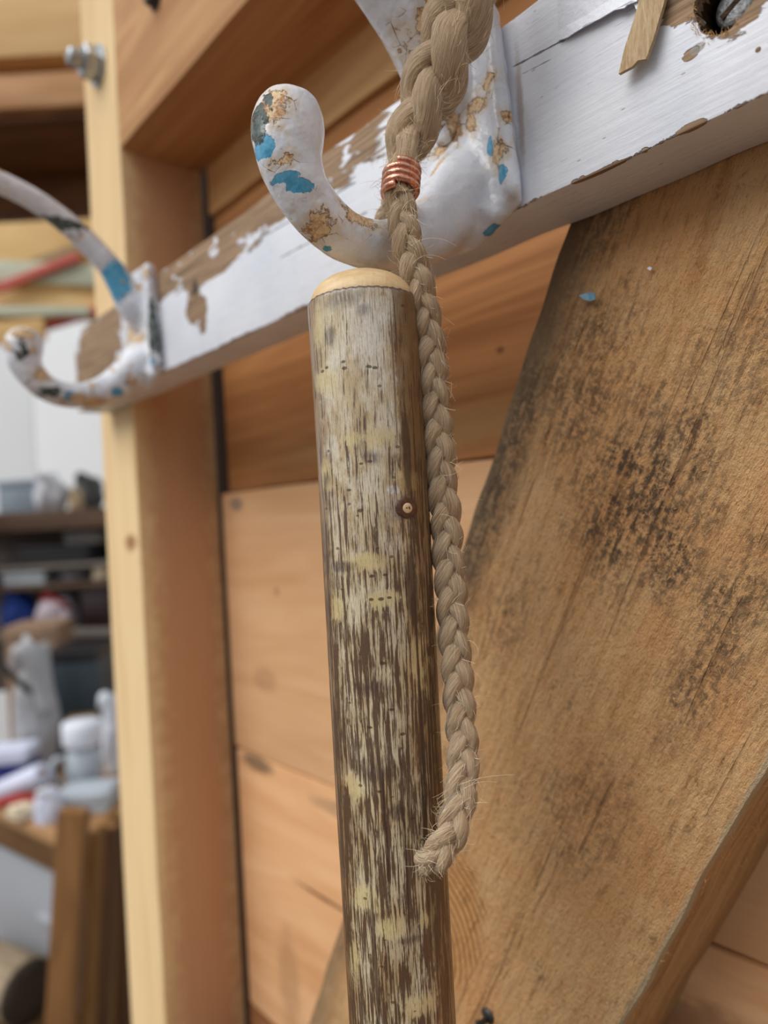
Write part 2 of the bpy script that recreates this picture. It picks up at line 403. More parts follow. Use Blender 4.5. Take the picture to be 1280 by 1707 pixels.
for yy, rr in ((150, HR), (171, HR * 0.86)):
    for k in range(40):
        a = 2 * math.pi * k / 40; q = rr * (1 + 0.05 * math.sin(3 * a + 1) + 0.03 * math.sin(7 * a))
        cut_v.append(Vector((HX + q * math.cos(a), yy, HZ + q * math.sin(a))) * MM)
for k in range(40): cut_f.append((k, (k + 1) % 40, 40 + (k + 1) % 40, 40 + k))
cut_f.append(tuple(range(39, -1, -1))); cut_f.append(tuple(range(40, 80)))
cutter = mesh_obj('cutter', cut_v, cut_f, None, smooth=False); cutter.parent = rail
bm2 = bmesh.new(); bm2.from_mesh(cutter.data); bmesh.ops.recalc_face_normals(bm2, faces=bm2.faces); bm2.to_mesh(cutter.data); bm2.free()
md = rb.modifiers.new('hole', 'BOOLEAN'); md.object = cutter; md.operation = 'DIFFERENCE'; md.solver = 'EXACT'
bpy.context.view_layer.update()
new = bpy.data.meshes.new_from_object(rb.evaluated_get(bpy.context.evaluated_depsgraph_get()))
rb.modifiers.clear(); rb.data = new; shade_auto(rb)
bpy.data.objects.remove(cutter)
# dark brown lining of the hole, frayed at its lip
m_hole = wood('dark_hole_wood', lin(86, 58, 34), lin(30, 20, 14), 'Y', band=0.8, fine=2.0, bump=0.5)
V, F = [], []
ring = 64
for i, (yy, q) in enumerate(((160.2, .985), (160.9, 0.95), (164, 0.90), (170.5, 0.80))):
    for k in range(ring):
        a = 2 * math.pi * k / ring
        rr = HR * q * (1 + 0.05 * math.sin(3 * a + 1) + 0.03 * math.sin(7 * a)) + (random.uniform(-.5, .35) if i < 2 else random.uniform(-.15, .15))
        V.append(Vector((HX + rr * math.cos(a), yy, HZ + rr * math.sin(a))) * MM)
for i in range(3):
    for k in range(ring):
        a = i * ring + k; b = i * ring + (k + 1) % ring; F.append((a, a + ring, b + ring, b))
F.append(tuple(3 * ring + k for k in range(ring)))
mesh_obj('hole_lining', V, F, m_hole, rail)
n = NT('dull_screw_steel'); co = n.co(); b_ = n.noise(co, 0.9, 5, 0.7)
m_screw = n.done(n.ramp(b_, [(0.3, lin(96, 96, 98)), (0.7, lin(176, 178, 180))]), 0.45, n.bump(b_, 0.0004), metal=0.85)
def screw(name, c, r, mat, parent, slot=True, depth=2.2, axis=-1):
    """slotted dome head facing -y"""
    prof = [(r * 0.98, 0), (r, depth * 0.35), (r * 0.85, depth * 0.72), (r * 0.5, depth * 0.95), (r * 0.04, depth)]
    V, F = lathe(prof, 28)
    V = [Vector((v[0] + c[0] * MM, c[1] * MM - v[2], v[1] + c[2] * MM)) for v in V]
    o = mesh_obj(name, V, F, mat, parent)
    if slot:
        q = [(-r * 0.72, -r * 0.13), (r * 0.72, -r * 0.13), (r * 0.72, r * 0.13), (-r * 0.72, r * 0.13)]
        a = 0.5; P = [(u * math.cos(a) - v * math.sin(a), u * math.sin(a) + v * math.cos(a)) for u, v in q]
        vv = [Vector((c[0] + u, c[1] - depth * (0.45 if k == 0 else 1.0) - 0.06, c[2] + v)) * MM for k in (0, 1) for u, v in P]
        mesh_obj('screw_slot', vv, [(3, 2, 1, 0), (4, 5, 6, 7), (0, 1, 5, 4), (1, 2, 6, 5), (2, 3, 7, 6), (3, 0, 4, 7)], m_hole, o, smooth=False)
    return o
screw('screw', (HX + 0.2, 166.4, HZ + 0.6), 4.7, m_screw, rail)
# lifted sheet of paint above the long split, and the torn splinter of bare wood
m_paint = flat('white_paint_sheet', lin(224, 227, 236), 0.4, 0.05, 0.05, bump=0.3, bscale=0.4)
def sheet(name, pts, y0, th, mat, parent, curl=None):
    """thin slab: outline in (x, z) mm at depth y0, thickness th, curl(x,z)->extra lift"""
    bm = bmesh.new()
    vs_ = [bm.verts.new(Vector((p[0], y0, p[1])) * MM) for p in pts]
    f = bm.faces.new(vs_)
    bmesh.ops.triangulate(bm, faces=[f]); bmesh.ops.subdivide_edges(bm, edges=list(bm.edges), cuts=3, use_grid_fill=True)
    bmesh.ops.triangulate(bm, faces=list(bm.faces))
    if curl:
        for v in bm.verts: v.co.y -= curl(v.co.x * 1000, v.co.z * 1000) * MM
    r = bmesh.ops.extrude_face_region(bm, geom=list(bm.faces))
    for g_ in r['geom']:
        if isinstance(g_, bmesh.types.BMVert): g_.co.y -= th * MM
    bmesh.ops.recalc_face_normals(bm, faces=bm.faces)
    o = bm_obj(name, bm, mat, parent, smooth=False); return o
sheet('paint_flake', [(-104.5, 121.9), (-101.5, 121.0), (-97, 121.4), (-92, 120.0), (-88, 119.8), (-85.2, 118.6), (-83.4, 119.4), (-82.0, 118.2), (-80.2, 121), (-79.5, 126), (-79, 133), (-90, 134.5), (-104, 134)], 159.6, 0.35, m_paint, rail,
      curl=lambda x, z: max(0, (124 - z)) * 0.22 * max(0, min(1, (x + 104) / 6)))
m_spl = wood('torn_splinter_wood', lin(208, 184, 146), lin(160, 130, 94), 'Z', band=0.8, fine=2.5, bump=0.4, seed=2)
sp = sheet('wood_splinter', [(-80.6, 120.5), (-77.0, 121), (-73.6, 119.5), (-75.4, 113.5), (-78.0, 106.5), (-79.8, 102.8), (-81.8, 103.6), (-83.2, 102.9), (-86.8, 103.0), (-85.2, 108.5), (-82.6, 114.5)], 159.2, 1.0, m_spl, rail, curl=lambda x, z: (120 - z) * 0.10)
for pts in ([(-83, 118.4), (-81, 119.4), (-79.8, 117.6), (-81.2, 116.2), (-82.6, 117)], [(-56, 113), (-54, 114.4), (-52.4, 113.2), (-53, 111.4), (-55, 111.2)]):
    sheet('paint_flake', pts, 159.4, 0.5, m_paint, rail, curl=lambda x, z: 0.3)

# ================================================================== COAT HOOKS
def hook_mat(name, rust, blue, dark, wear=0.0):
    """thick glossy white enamel chipped to old blue paint and rust; patches in the hook's own millimetres"""
    n = NT(name); co = n.co()
    nz = n.noise(co, 0.35, 5, 0.65); bl = n.noise(co, 0.14, 3)
    wc = n.ramp(bl, [(0.3, lin(216, 220, 230)), (0.7, lin(232, 235, 242))])
    wc = n.mix(n.step(nz, 0.55, 0.75, 0, 0.35), wc, lin(176, 176, 180))
    ck = n.voro(n.map(co, (0.16, 0.16, 0.16), (1, 5, 2)), 1, 'DISTANCE_TO_EDGE')
    ck = n.mul(n.step(n.add(ck, n.mul(nz, 0.03)), 0.034, 0.020), n.step(n.noise(co, 0.10, 2), 0.50, 0.56))
    R = None; RS = None
    for c_, r_ in rust:
        m_ = n.blob(co, c_, r_, nz, 1.3, 1.0, 0.75); R = m_ if R is None else n.mx(R, m_)
        s_ = n.blob(co, c_, tuple(q * 1.9 for q in r_), nz, 1.1, 1.1, 0.4); RS = s_ if RS is None else n.mx(RS, s_)
    B = None
    for c_, r_ in blue:
        m_ = n.blob(co, c_, r_, nz, 0.7, 1.0, 0.93); B = m_ if B is None else n.mx(B, m_)
    D = None
    for c_, r_ in dark:
        m_ = n.blob(co, c_, r_, nz, 0.9, 1.0, 0.9); D = m_ if D is None else n.mx(D, m_)
    if wear:
        wr = n.step(n.noise(co, 0.08, 5, 0.7), 0.60 - wear * 0.1, 0.61 - wear * 0.1)
        R = n.mx(R, n.mul(wr, n.step(bl, 0.4, 0.55)))
    rn = n.noise(co, 0.5, 5, 0.75)
    rc = n.ramp(rn, [(0.30, lin(110, 68, 40)), (0.42, lin(196, 150, 104)), (0.55, lin(232, 206, 168)), (0.70, lin(214, 170, 120))])
    c = n.mix(n.mul(RS, 0.55), wc, lin(216, 186, 140))
    ck = n.mul(ck, n.add(0.06, n.mul(RS, 0.9)))
    c = n.mix(n.mul(ck, 0.8), c, lin(80, 70, 66))
    c = n.mix(B, c, n.ramp(nz, [(0.3, lin(62, 146, 188)), (0.7, lin(108, 182, 216))]))
    c = n.mix(R, c, rc)
    edge = n.mul(R, n.step(n.mul(R, n.math('SUBTRACT', 1, R)), 0.01, 0.12))
    c = n.mix(n.mul(edge, 0.7), c, lin(70, 44, 28))
    if D is not None: c = n.mix(D, c, n.ramp(nz, [(0.35, lin(46, 44, 42)), (0.65, lin(112, 124, 118))]))
    h = n.math('SUBTRACT', n.add(n.mul(bl, 1.6), n.mul(nz, 0.12)), n.add(n.mul(R, 0.55), n.mul(ck, 0.4)))
    h = n.math('SUBTRACT', h, n.mul(B, 0.35))
    if D is not None: h = n.math('SUBTRACT', h, n.mul(D, 0.3))
    h = n.add(h, n.mul(n.mul(rn, R), 0.3))
    rg = n.add(0.24, n.mul(R, 0.45))
    return n.done(c, rg, n.bump(h, 0.0006), spec=0.5)

LOW = [(98.4, 104.0, 1.2), (98.4, 103.4, 4.2), (98.3, 101.2, 7.2), (97.9, 97.4, 8.7), (97.3, 92.5, 8.7), (97.6, 87, 7.7), (100.4, 81, 6.8), (105.2, 76.2, 6.5), (111.5, 73, 6.4), (118.5, 72, 6.4), (127, 73.2, 6.6), (136, 76.4, 7.4), (144, 81, 8.8), (150.5, 86.5, 10.4), (156.5, 92, 12), (163, 98, 13)]
UPN = [(161, 117, 4), (158, 120, 8), (153.5, 124, 9.4), (147.5, 129.5, 8.8), (139.5, 137, 7.8), (130, 144.5, 7.2), (116, 154.5, 6.6), (99, 164, 6.2), (84, 169, 6.2), (72, 170.5, 7.0), (64, 171, 7.6), (60, 171, 5), (59, 171, 1.2)]
UPF = [(161, 116, 4), (158, 119, 8), (154, 124, 9), (149.5, 131, 8.0), (141.5, 143, 6.6), (127, 156.5, 5.8), (107.5, 168.5, 5.6), (88, 174.5, 5.6), (74, 176, 6.4), (64, 176, 7.6), (60, 176, 5), (59, 176, 1.2)]
def coat_hook(xh, up, mat, label):
    root = empty('coat_hook', (xh * MM, 0, EYE)); tag(root, label, 'coat hook', 'painted iron coat hooks on the rail')
    # the casting is grown as one fused surface, then divided into its parts
    parts = []
    out = [(-18.5, 86), (-14, 82.5), (-6, 78.5), (3, 77.5), (12, 80.5), (20.5, 84.5), (21.3, 88), (19.6, 112), (17.2, 138), (15.5, 142.5), (10, 144), (-12, 144), (-16.5, 141)]
    sm = catmull(out + [out[0]], 5)[:-1]; N_ = len(sm); V, F = [], []
    for y_, s_ in ((160, 1.0), (157.2, 1.0), (155.8, 0.965), (155.2, 0.90)):
        V += [Vector((x_ * s_, y_, 111 + (z_ - 111) * s_)) * MM for x_, z_ in sm]
    for i in range(3):
        for k in range(N_): F.append((i * N_ + k, i * N_ + (k + 1) % N_, (i + 1) * N_ + (k + 1) % N_, (i + 1) * N_ + k))
    F.append(tuple(3 * N_ + k for k in range(N_))); F.append(tuple(reversed(range(N_))))
    parts.append((V, F))
    for pts in ([(20.2, 156.6, 85.5, 1.2), (20.4, 155.6, 89, 2.8), (19.0, 155.2, 105, 2.9), (17.4, 155.2, 124, 2.7), (16.0, 155.6, 139, 2.4), (15.4, 156.5, 142.5, 1.0)],
                [(-18.2, 156.6, 87, 1.0), (-18.4, 155.8, 91, 2.2), (-17.8, 155.6, 112, 2.3), (-16.8, 155.8, 136, 2.0), (-16.0, 156.6, 141, 0.9)],
                [(15, 157, 82.5, 2.0), (9, 155.5, 87.5, 3.2), (4.5, 152, 92, 4.0), (2, 149, 90, 3)]):
        q = catmull(pts, 8)
        V, F, U = tube([Vector(p[:3]) for p in q], [p[3] for p in q], 14, Vector((0, -1, 0))); parts.append((V, F))
    for path in (LOW, up):
        q = catmull(path, 8)
        V, F, U = tube([Vector((0, p[0], p[1])) for p in q], [p[2] for p in q], 36, Vector((1, 0, 0)), lump=lambda a, L: 1 + 0.025 * math.sin(2 * a + L * 0.12) + 0.012 * math.sin(5 * a - L * 0.3))
        parts.append((V, F))
    AV, AF = [], []
    for V, F in parts:
        o_ = len(AV); AV += V; AF += [tuple(i + o_ for i in f) for f in F]
    tmp = mesh_obj('casting', AV, AF, mat)
    b3 = bmesh.new(); b3.from_mesh(tmp.data); bmesh.ops.recalc_face_normals(b3, faces=b3.faces); b3.to_mesh(tmp.data); b3.free()
    md = tmp.modifiers.new('fuse', 'REMESH'); md.mode = 'VOXEL'; md.voxel_size = 0.8 * MM
    bpy.context.view_layer.update()
    me = bpy.data.meshes.new_from_object(tmp.evaluated_get(bpy.context.evaluated_depsgraph_get()))
    bpy.data.objects.remove(tmp)
    b3 = bmesh.new(); b3.from_mesh(me)
    for _ in range(7): bmesh.ops.smooth_vert(b3, verts=b3.verts, factor=0.6, use_axis_x=True, use_axis_y=True, use_axis_z=True)
    for v in b3.verts:
        p = v.co * 1000
        v.co += v.normal * (0.22 * mnoise.noise(p * 0.16) + 0.10 * mnoise.noise(p * 0.45 + Vector((5, 0, 0)))) * MM
    b3.verts.index_update()
    reg = {'back_plate': [], 'lower_hook': [], 'upper_arm': []}
    for f in b3.faces:
        c = f.calc_center_median() * 1000
        k = 'back_plate'
        if c.y < 152.5: k = 'lower_hook' if c.z < 108 else 'upper_arm'
        reg[k].append(f)
    for k, fs in reg.items():
        idx = {}; V = []; F = []
        for f in fs:
            q = []
            for v in f.verts:
                if v.index not in idx: idx[v.index] = len(V); V.append(v.co.copy())
                q.append(idx[v.index])
            F.append(tuple(q))
        mesh_obj(k, V, F, mat, root)
    b3.free(); bpy.data.meshes.remove(me)
    sc = screw('screw', (-1.5, 155.2, 114), 4.6, mat, root, depth=2.4)
    return root

near_rust = [((4, 90.4, 95.6), (6, 3.2, 4.0)), ((6, 92.8, 84.3), (9, 1.8, 1.4)), ((6, 102.1, 70.5), (9, 3.4, 4.4)), ((6, 113.8, 75.5), (9, 6.4, 2.6)), ((6, 134.1, 125.1), (9, 4.0, 6.0)), ((4, 138.6, 134.3), (9, 2.4, 4.0)),
             ((2.6, 155, 114.5), (2.0, 6, 5.6)), ((-4.5, 155, 109), (3.0, 6, 1.6)), ((11.1, 155, 115.7), (4.4, 6, 2.2)), ((8, 155, 112), (2.4, 6, 3)), ((18.1, 154, 98.0), (2.8, 6, 3.8)), ((21.9, 156, 107.6), (1.6, 6, 2.4)), ((16, 154, 119.0), (3, 6, 2)), ((0, 150, 101), (1.2, 8, 4)), ((3, 148, 87), (1.6, 8, 1.2)), ((13, 157, 144), (4, 5, 2))]
near_blue = [((6, 93.6, 81.0), (9, 2.4, 1.3)), ((6, 96.6, 79.2), (9, 2.8, 1.5)), ((1, 89.7, 87.8), (5, 1.8, 2.5)), ((14.5, 155, 102.2), (1.3, 6, 2.8)), ((19.3, 154, 91.6), (2.2, 6, 2.6)), ((2.4, 155, 82.5), (2.2, 9, 0.9)), ((14, 157, 79.8), (5, 6, 1.5)), ((4, 104, 67.5), (9, 4.0, 1.2))]
near_dark = [((0, 88.9, 93.5), (4.5, 1.3, 4.6)), ((2, 90.0, 97.0), (4, 0.7, 2.6))]
m_hook = hook_mat('chipped_enamel', near_rust, near_blue, near_dark)
coat_hook(-140, UPN, m_hook, 'chipped white enamel coat hook that the roped stick hangs from')
far_rust = [((6, 103.5, 80.1), (9, 3.4, 3.0)), ((6, 128.9, 68.5), (9, 8, 2.2)), ((-8, 155, 110), (5, 6, 7)), ((4, 155, 104), (5, 6, 4)), ((5, 96, 99), (9, 5, 3)), ((6, 120, 70), (9, 5, 2.0))]
far_blue = [((5, 143.0, 134.0), (12, 7.0, 11)), ((6, 115.7, 70.6), (9, 3.2, 2.6)), ((6, 140.0, 74.5), (9, 3.4, 2.4)), ((19.5, 155, 88.5), (3.0, 6, 2.8)), ((-6, 150, 92), (5, 9, 3))]
far_dark = [((-2, 95.0, 92), (12, 4.5, 8)), ((0, 112, 159), (12, 26, 3.0)), ((0, 108, 72.5), (12, 7, 2.6)), ((21.5, 156, 112), (2.0, 6, 26))]
m_hook2 = hook_mat('worn_enamel', far_rust, far_blue, far_dark, wear=0.3)
coat_hook(-376, UPF, m_hook2, 'worn white coat hook with bare blue patches, empty, at the rail end')

# ================================================================== WALKING STICK
SX, SY, SZ = -138.0, 116.3, 55.4          # axis and the bark's upper rim
toc = Vector((-SX, -SY, 0)).normalized(); rts = Vector((0, 0, 1)).cross(toc).normalized()   # towards the viewer, and to its right
stick = empty('walking_stick', (SX * MM, SY * MM, EYE + SZ * MM)); tag(stick, 'upright hazel walking stick with streaked bark and rounded pale top', 'walking stick')
def bark_mat():
    n = NT('varnished_hazel_bark')
    uv = n.new('ShaderNodeUVMap').outputs[0]                 # millimetres: across, down
    u, v, _ = n.sep(uv)
    co = uv
    nz = n.noise(co, 0.22, 5, 0.7); nl = n.noise(n.map(co, (0.10, 0.035, 1)), 1, 4, 0.6)
    st1 = n.noise(n.map(co, (1.25, 0.060, 1), (3, 1, 0)), 1, 6, 0.66, 0.5)
    st2 = n.noise(n.map(co, (3.0, 0.15, 1), (13, 7, 0)), 1, 5, 0.72, 0.35)
    fine = n.noise(n.map(co, (6.5, 0.7, 1), (5, 7, 0)), 1, 4, 0.75)
    pat = n.noise(n.map(co, (0.16, 0.10, 1), (2, 4, 0)), 1, 4, 0.65)
    cells = n.noise(n.map(co, (1.3, 2.6, 1)), 1, 4, 0.7)
    c = n.ramp(nl, [(0.30, lin(158, 126, 86)), (0.46, lin(196, 172, 132)), (0.58, lin(214, 198, 164)), (0.72, lin(180, 150, 104))])
    # silvery skin on the face of the stick, brown on its flanks
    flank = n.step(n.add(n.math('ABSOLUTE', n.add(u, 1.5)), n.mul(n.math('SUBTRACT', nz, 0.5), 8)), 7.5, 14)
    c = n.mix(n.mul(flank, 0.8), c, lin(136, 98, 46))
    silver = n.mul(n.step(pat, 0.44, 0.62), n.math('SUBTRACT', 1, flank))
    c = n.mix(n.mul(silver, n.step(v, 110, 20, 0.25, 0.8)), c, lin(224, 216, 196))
    glint = n.blob(co, (1.0, 11, 0), (6.5, 13, 1), n.mix(0.5, nz, st2), 1.3, 1.1, 0.3); c = n.mix(n.mul(glint, 0.6), c, lin(232, 228, 218))  # white glare painted into the bark colour near the top
    gl2 = n.blob(co, (4.8, 48.5, 0), (1.6, 1.6, 1), nz, 1.3, 1.1, 0.4); c = n.mix(n.mul(gl2, 0.8), c, lin(236, 234, 232))  # small gloss spot, also painted into the bark
    # pale yellow bands where the skin is thin
    Y = None
    for p, r_ in [((-12, 21, 0), (5, 4, 1)), ((2, 36, 0), (4.5, 3.2, 1)), ((-13, 8, 0), (3, 6, 1)), ((-2, 65, 0), (5.5, 2.6, 1)), ((1, 74, 0), (5, 2.6, 1)), ((9, 46, 0), (4, 3, 1)), ((-13, 44, 0), (3, 5, 1)), ((-12, 76, 0), (3, 4, 1)), ((10, 90, 0), (4, 8, 1)), ((-8, 145, 0), (5, 4, 1)), ((5, 170, 0), (6, 3, 1)), ((-2, 151, 0), (4, 3, 1)), ((-13, 160, 0), (3, 8, 1)), ((8, 150, 0), (3, 3, 1)), ((-5, 36, 0), (3, 2, 1)), ((-9, 119, 0), (4, 4, 1))]:
        m_ = n.blob(co, p, r_, n.mix(0.5, nz, st2), 1.5, 1.15, 0.35); Y = m_ if Y is None else n.mx(Y, m_)
    c = n.mix(n.mul(Y, 0.6), c, lin(216, 196, 138))
    # right-hand brown strip
    rb_ = n.mul(n.step(n.add(u, n.mul(n.math('SUBTRACT', nz, 0.5), 3)), 6.6, 7.6), n.step(v, 62, 30))
    c = n.mix(n.mul(rb_, 0.7), c, lin(118, 84, 40))
    # dark streaks, denser lower down
    dens = n.step(v, 0, 100)
    k1 = n.math('SUBTRACT', n.add(st1, n.mul(n.math('SUBTRACT', pat, 0.5), -0.30)), n.math('SUBTRACT', 0.085, n.mul(dens, 0.125)))
    k1 = n.math('SUBTRACT', k1, n.mul(Y, 0.10))
    k1 = n.add(k1, n.mul(flank, 0.03))
    m1 = n.step(k1, 0.515, 0.575)
    m2 = n.mul(n.step(n.math('SUBTRACT', st2, n.mul(Y, 0.05)), 0.50, 0.62), n.add(0.50, n.mul(dens, 0.40)))
    m3 = n.mul(n.step(fine, 0.52, 0.68), 0.50)
    c = n.mix(m3, c, lin(104, 74, 40))
    c = n.mix(m2, c, lin(86, 52, 30))
    dcol = n.ramp(st2, [(0.35, lin(50, 28, 16)), (0.65, lin(92, 54, 26))])
    c = n.mix(n.mul(m1, 0.9), c, dcol)
    c = n.mix(n.mul(n.step(cells, 0.58, 0.72), 0.30), c, lin(90, 66, 46))
    # purplish bruises
    P = None
    for p, r_ in [((-5, 2.5, 0), (6, 3.2, 1)), ((-9, 11, 0), (2.2, 3, 1)), ((-9.5, 66, 0), (5, 1.6, 1)), ((-13, 45, 0), (2, 2, 1)), ((0, 41, 0), (3, 2, 1)), ((1, 124, 0), (3.0, 2.6, 1)), ((3, 154, 0), (3.6, 1.3, 1)), ((0, 6, 0), (2, 2, 1)), ((-3, 95, 0), (5, 3, 1)), ((7, 53, 0), (5.5, 3.0, 1)), ((-3, 114, 0), (6, 4, 1))]:
        m_ = n.blob(co, p, r_, n.mix(0.5, nz, st2), 1.6, 1.15, 0.3); P = m_ if P is None else n.mx(P, m_)
    P = n.mul(P, n.step(st2, 0.36, 0.54, 0.25, 1.0))
    c = n.mix(n.mul(P, 0.72), c, lin(66, 42, 38))
    # brown run and long dark cracks on the right
    for p, r_, s_ in [((9.2, 40, 0), (1.6, 12, 1), .8), ((8.6, 72, 0), (2.2, 11, 1), .85), ((9.2, 100, 0), (.55, 34, 1), .95), ((8.4, 135, 0), (.7, 26, 1), .9), ((10.5, 150, 0), (2.2, 16, 1), .6), ((-1.5, 130, 0), (.5, 22, 1), .8), ((3.0, 132, 0), (.4, 30, 1), .7), ((-6, 160, 0), (.6, 26, 1), .8), ((6.6, 20, 0), (.35, 20, 1), .6)]:
        c = n.mix(n.mul(n.blob(co, p, r_, nz, 0.5, 1.05, 0.6), s_), c, lin(56, 30, 14))
    # rings of the knot
    kd = n.blob(co, (8.4, 53, 0), (3.9, 3.4, 1), nz, 0.6, 1.0, 0.7); c = n.mix(n.mul(kd, 0.9), c, lin(58, 34, 26))
    # lenticels: paired brown ticks
    lent = n.voro(n.map(co, (0.16, 0.24, 1), (0.3, 0.1, 0)), 1)
    lm = n.step(lent, 0.10, 0.07); c = n.mix(n.mul(lm, 0.75), c, lin(94, 62, 22))
    for p in [(-12.2, 18.8), (-10.5, 18.2), (-5.6, 17.6), (-5.4, 19.2), (.6, 19.3), (2, 19.6), (-2.6, 42), (-.4, 41.6), (-1.5, 68.5), (1.8, 68.4), (-2, 74), (0.4, 74), (2.4, 73.8), (0, 89), (1.5, 100), (-4, 104), (3.8, 106), (-2.5, 119), (5.2, 126), (-6, 48), (-3.4, 53)]:
        c = n.mix(n.mul(n.blob(co, (p[0], p[1], 0), (.75, .42, 1), nz, 0.7, 1.1, 0.6), .85), c, lin(70, 40, 14))
    # dark rim under the rounded top
    rim = n.step(n.add(v, n.mul(n.math('SUBTRACT', fine, 0.5), 1.2)), 0.95, 0.5); c = n.mix(n.mul(rim, 0.9), c, lin(62, 40, 42))
    h = n.add(n.add(n.mul(m1, -0.35), n.mul(fine, 0.25)), n.add(n.mul(st2, 0.35), n.mul(nz, 0.5)))
    h = n.add(h, n.mul(lm, 0.3))
    return n.done(c, n.add(0.36, n.mul(m1, 0.15)), n.bump(h, 0.00035), coat=0.6, coat_r=0.16, spec=0.5)
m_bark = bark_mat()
V, F, U = [], [], []
NS, LEN = 112, 1290.0
vs_list = [0, 0.25, 0.6, 1.0, 1.6] + [2.5 + i * 1.6 for i in range(150)] + [250 + i * 20 for i in range(1, 53)]
for i, v_ in enumerate(vs_list):
    R0 = 14.15 - 0.75 * min(1, v_ / 190) - 2.0 * max(0, v_ - 190) / 1100
    edge = {0: -0.75, 1: -0.25, 2: -0.05}.get(i, 0)
    for k in range(NS + 1):
        th = -math.pi + 2 * math.pi * k / NS
        p = Vector((math.cos(th) * 3, math.sin(th) * 3, v_ * 0.03))
        r_ = R0 + edge + 0.20 * mnoise.noise(p * 0.35) + 0.07 * mnoise.noise(Vector((math.cos(th) * 9, math.sin(th) * 9, v_ * 0.05)))
        d = toc * math.cos(th) + rts * math.sin(th)
        zz_ = -v_ + (0.14 * math.sin(th * 71) + 0.25 * mnoise.noise(Vector((math.cos(th) * 12, math.sin(th) * 12, 3))) if i < 3 else 0)
        V.append(Vector((d.x * r_, d.y * r_, zz_)) * MM); U.append((th * 14.0, v_))
for i in range(len(vs_list) - 1):
    for k in range(NS):
        a = i * (NS + 1) + k; F.append((a, a + NS + 1, a + NS + 2, a + 1))
F.append(tuple((len(vs_list) - 1) * (NS + 1) + k for k in range(NS)))
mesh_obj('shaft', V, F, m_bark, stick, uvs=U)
# rounded end
n = NT('sanded_end_grain'); co = n.co()
ry = n.noise(n.map(co, (0.9, 0.9, 0.12)), 1, 4, 0.6); rg = n.noise(n.map(co, (0.15, 0.15, 0.5)), 1, 3)
c = n.ramp(rg, [(0.3, lin(214, 178, 128)), (0.7, lin(232, 204, 158))]); c = n.mix(n.step(ry, 0.5, 0.75, 0, 0.35), c, lin(186, 144, 94))
m_end = n.done(c, 0.5, n.bump(ry, 0.00015), coat=0.15, spec=0.4)
V, F = lathe([(13.4, -0.9), (13.45, 0.1), (13.2, 1.2), (12.5, 2.7), (11.2, 4.2), (9.2, 5.6), (6.6, 6.7), (3.4, 7.3), (0.05, 7.5)], 72)
mesh_obj('rounded_end', V, F, m_end, stick)
# side-branch knot
m_kn = NT('knot_brown'); co = m_kn.co(); q_ = m_kn.noise(co, 0.8, 4, 0.7)
m_kn = m_kn.done(m_kn.ramp(q_, [(0.3, lin(50, 28, 20)), (0.7, lin(112, 70, 44))]), 0.45, m_kn.bump(q_, 0.0004), coat=0.3)
m_kc = flat('pale_heart_wood', lin(226, 196, 156), 0.5, 0.1, 0.8)
m_kp = flat('knot_pith', lin(104, 66, 40), 0.6, 0.2, 0.8)
kt = 8.4 / 14.0; kdv = toc * math.cos(kt) + rts * math.sin(kt)
kq = Vector((kdv.x, kdv.y, 0)).to_track_quat('Z', 'Y').to_matrix()
def on_stick(name, prof, mat, r0, v0, parent, segs=26, wob=0.08, sc=(1.15, 1), off=(0, 0)):
    V, F = lathe(prof, segs)
    ux = kq @ Vector((0, 0, 1)); e1 = rts * math.cos(kt) - toc * math.sin(kt); e2 = Vector((0, 0, 1))
    out = []
    for j, v in enumerate(V):
        f_ = 1 + wob * mnoise.noise(Vector(v) * 900)
        out.append((kdv * (r0 + v[2] * 1000) + e1 * (v[0] * 1000 * sc[0] * f_ + off[0]) + e2 * (v[1] * 1000 * sc[1] * f_ - v0 + off[1])) * MM)
    return mesh_obj(name, out, F, mat, parent)
knot = on_stick('branch_knot', [(3.1, -1.2), (2.7, -0.35), (2.3, 0.0), (1.8, 0.12), (1.4, 0.02), (0.05, 0.0)], m_kn, 13.95, 53, stick, wob=0.18)
on_stick('heart', [(1.3, -.2), (1.2, 0.12), (0.8, 0.2), (0.05, 0.22)], m_kc, 13.95, 53, knot)
for ox, oy in ((-.4, .05), (.3, .2), (.42, -.1)):
    on_stick('pith', [(0.22, 0.0), (0.2, 0.26), (0.03, 0.28)], m_kp, 13.95, 53, knot, 10, off=(ox, oy))

# ================================================================== ROPE
rope = empty('rope_loop', (0, 0, EYE)); tag(rope, 'braided jute rope lanyard threaded through the stick and bound with copper wire', 'rope')
n = NT('jute_fibre'); uv = n.new('ShaderNodeUVMap').outputs[0]
u, v, _ = n.sep(uv)
sl = n.comb(n.add(u, n.mul(v, 0.45)), v, 0.0)
f1 = n.noise(n.map(sl, (3.2, 0.14, 1)), 1, 4, 0.65, 0.2); f2 = n.noise(n.map(sl, (9, 0.35, 1), (3, 3, 0)), 1, 3, 0.7); lo = n.noise(n.map(uv, (0.3, 0.06, 1)), 1, 3)
c = n.ramp(f1, [(0.28, lin(140, 104, 72)), (0.44, lin(208, 174, 136)), (0.62, lin(240, 214, 180))])
c = n.mix(n.step(f2, 0.5, 0.75, 0, 0.5), c, lin(250, 232, 200))
c = n.mix(n.step(lo, 0.4, 0.7, 0, 0.3), c, lin(184, 144, 100))
m_jute = n.done(c, 0.75, n.bump(n.add(f1, n.mul(f2, 0.8)), 0.0008), spec=0.25, sheen=0.15)
m_hair = flat('loose_jute_hair', lin(246, 226, 192), 0.6, 0.15, 0.1)
surf = []          # sample points of the strands for the loose fibres
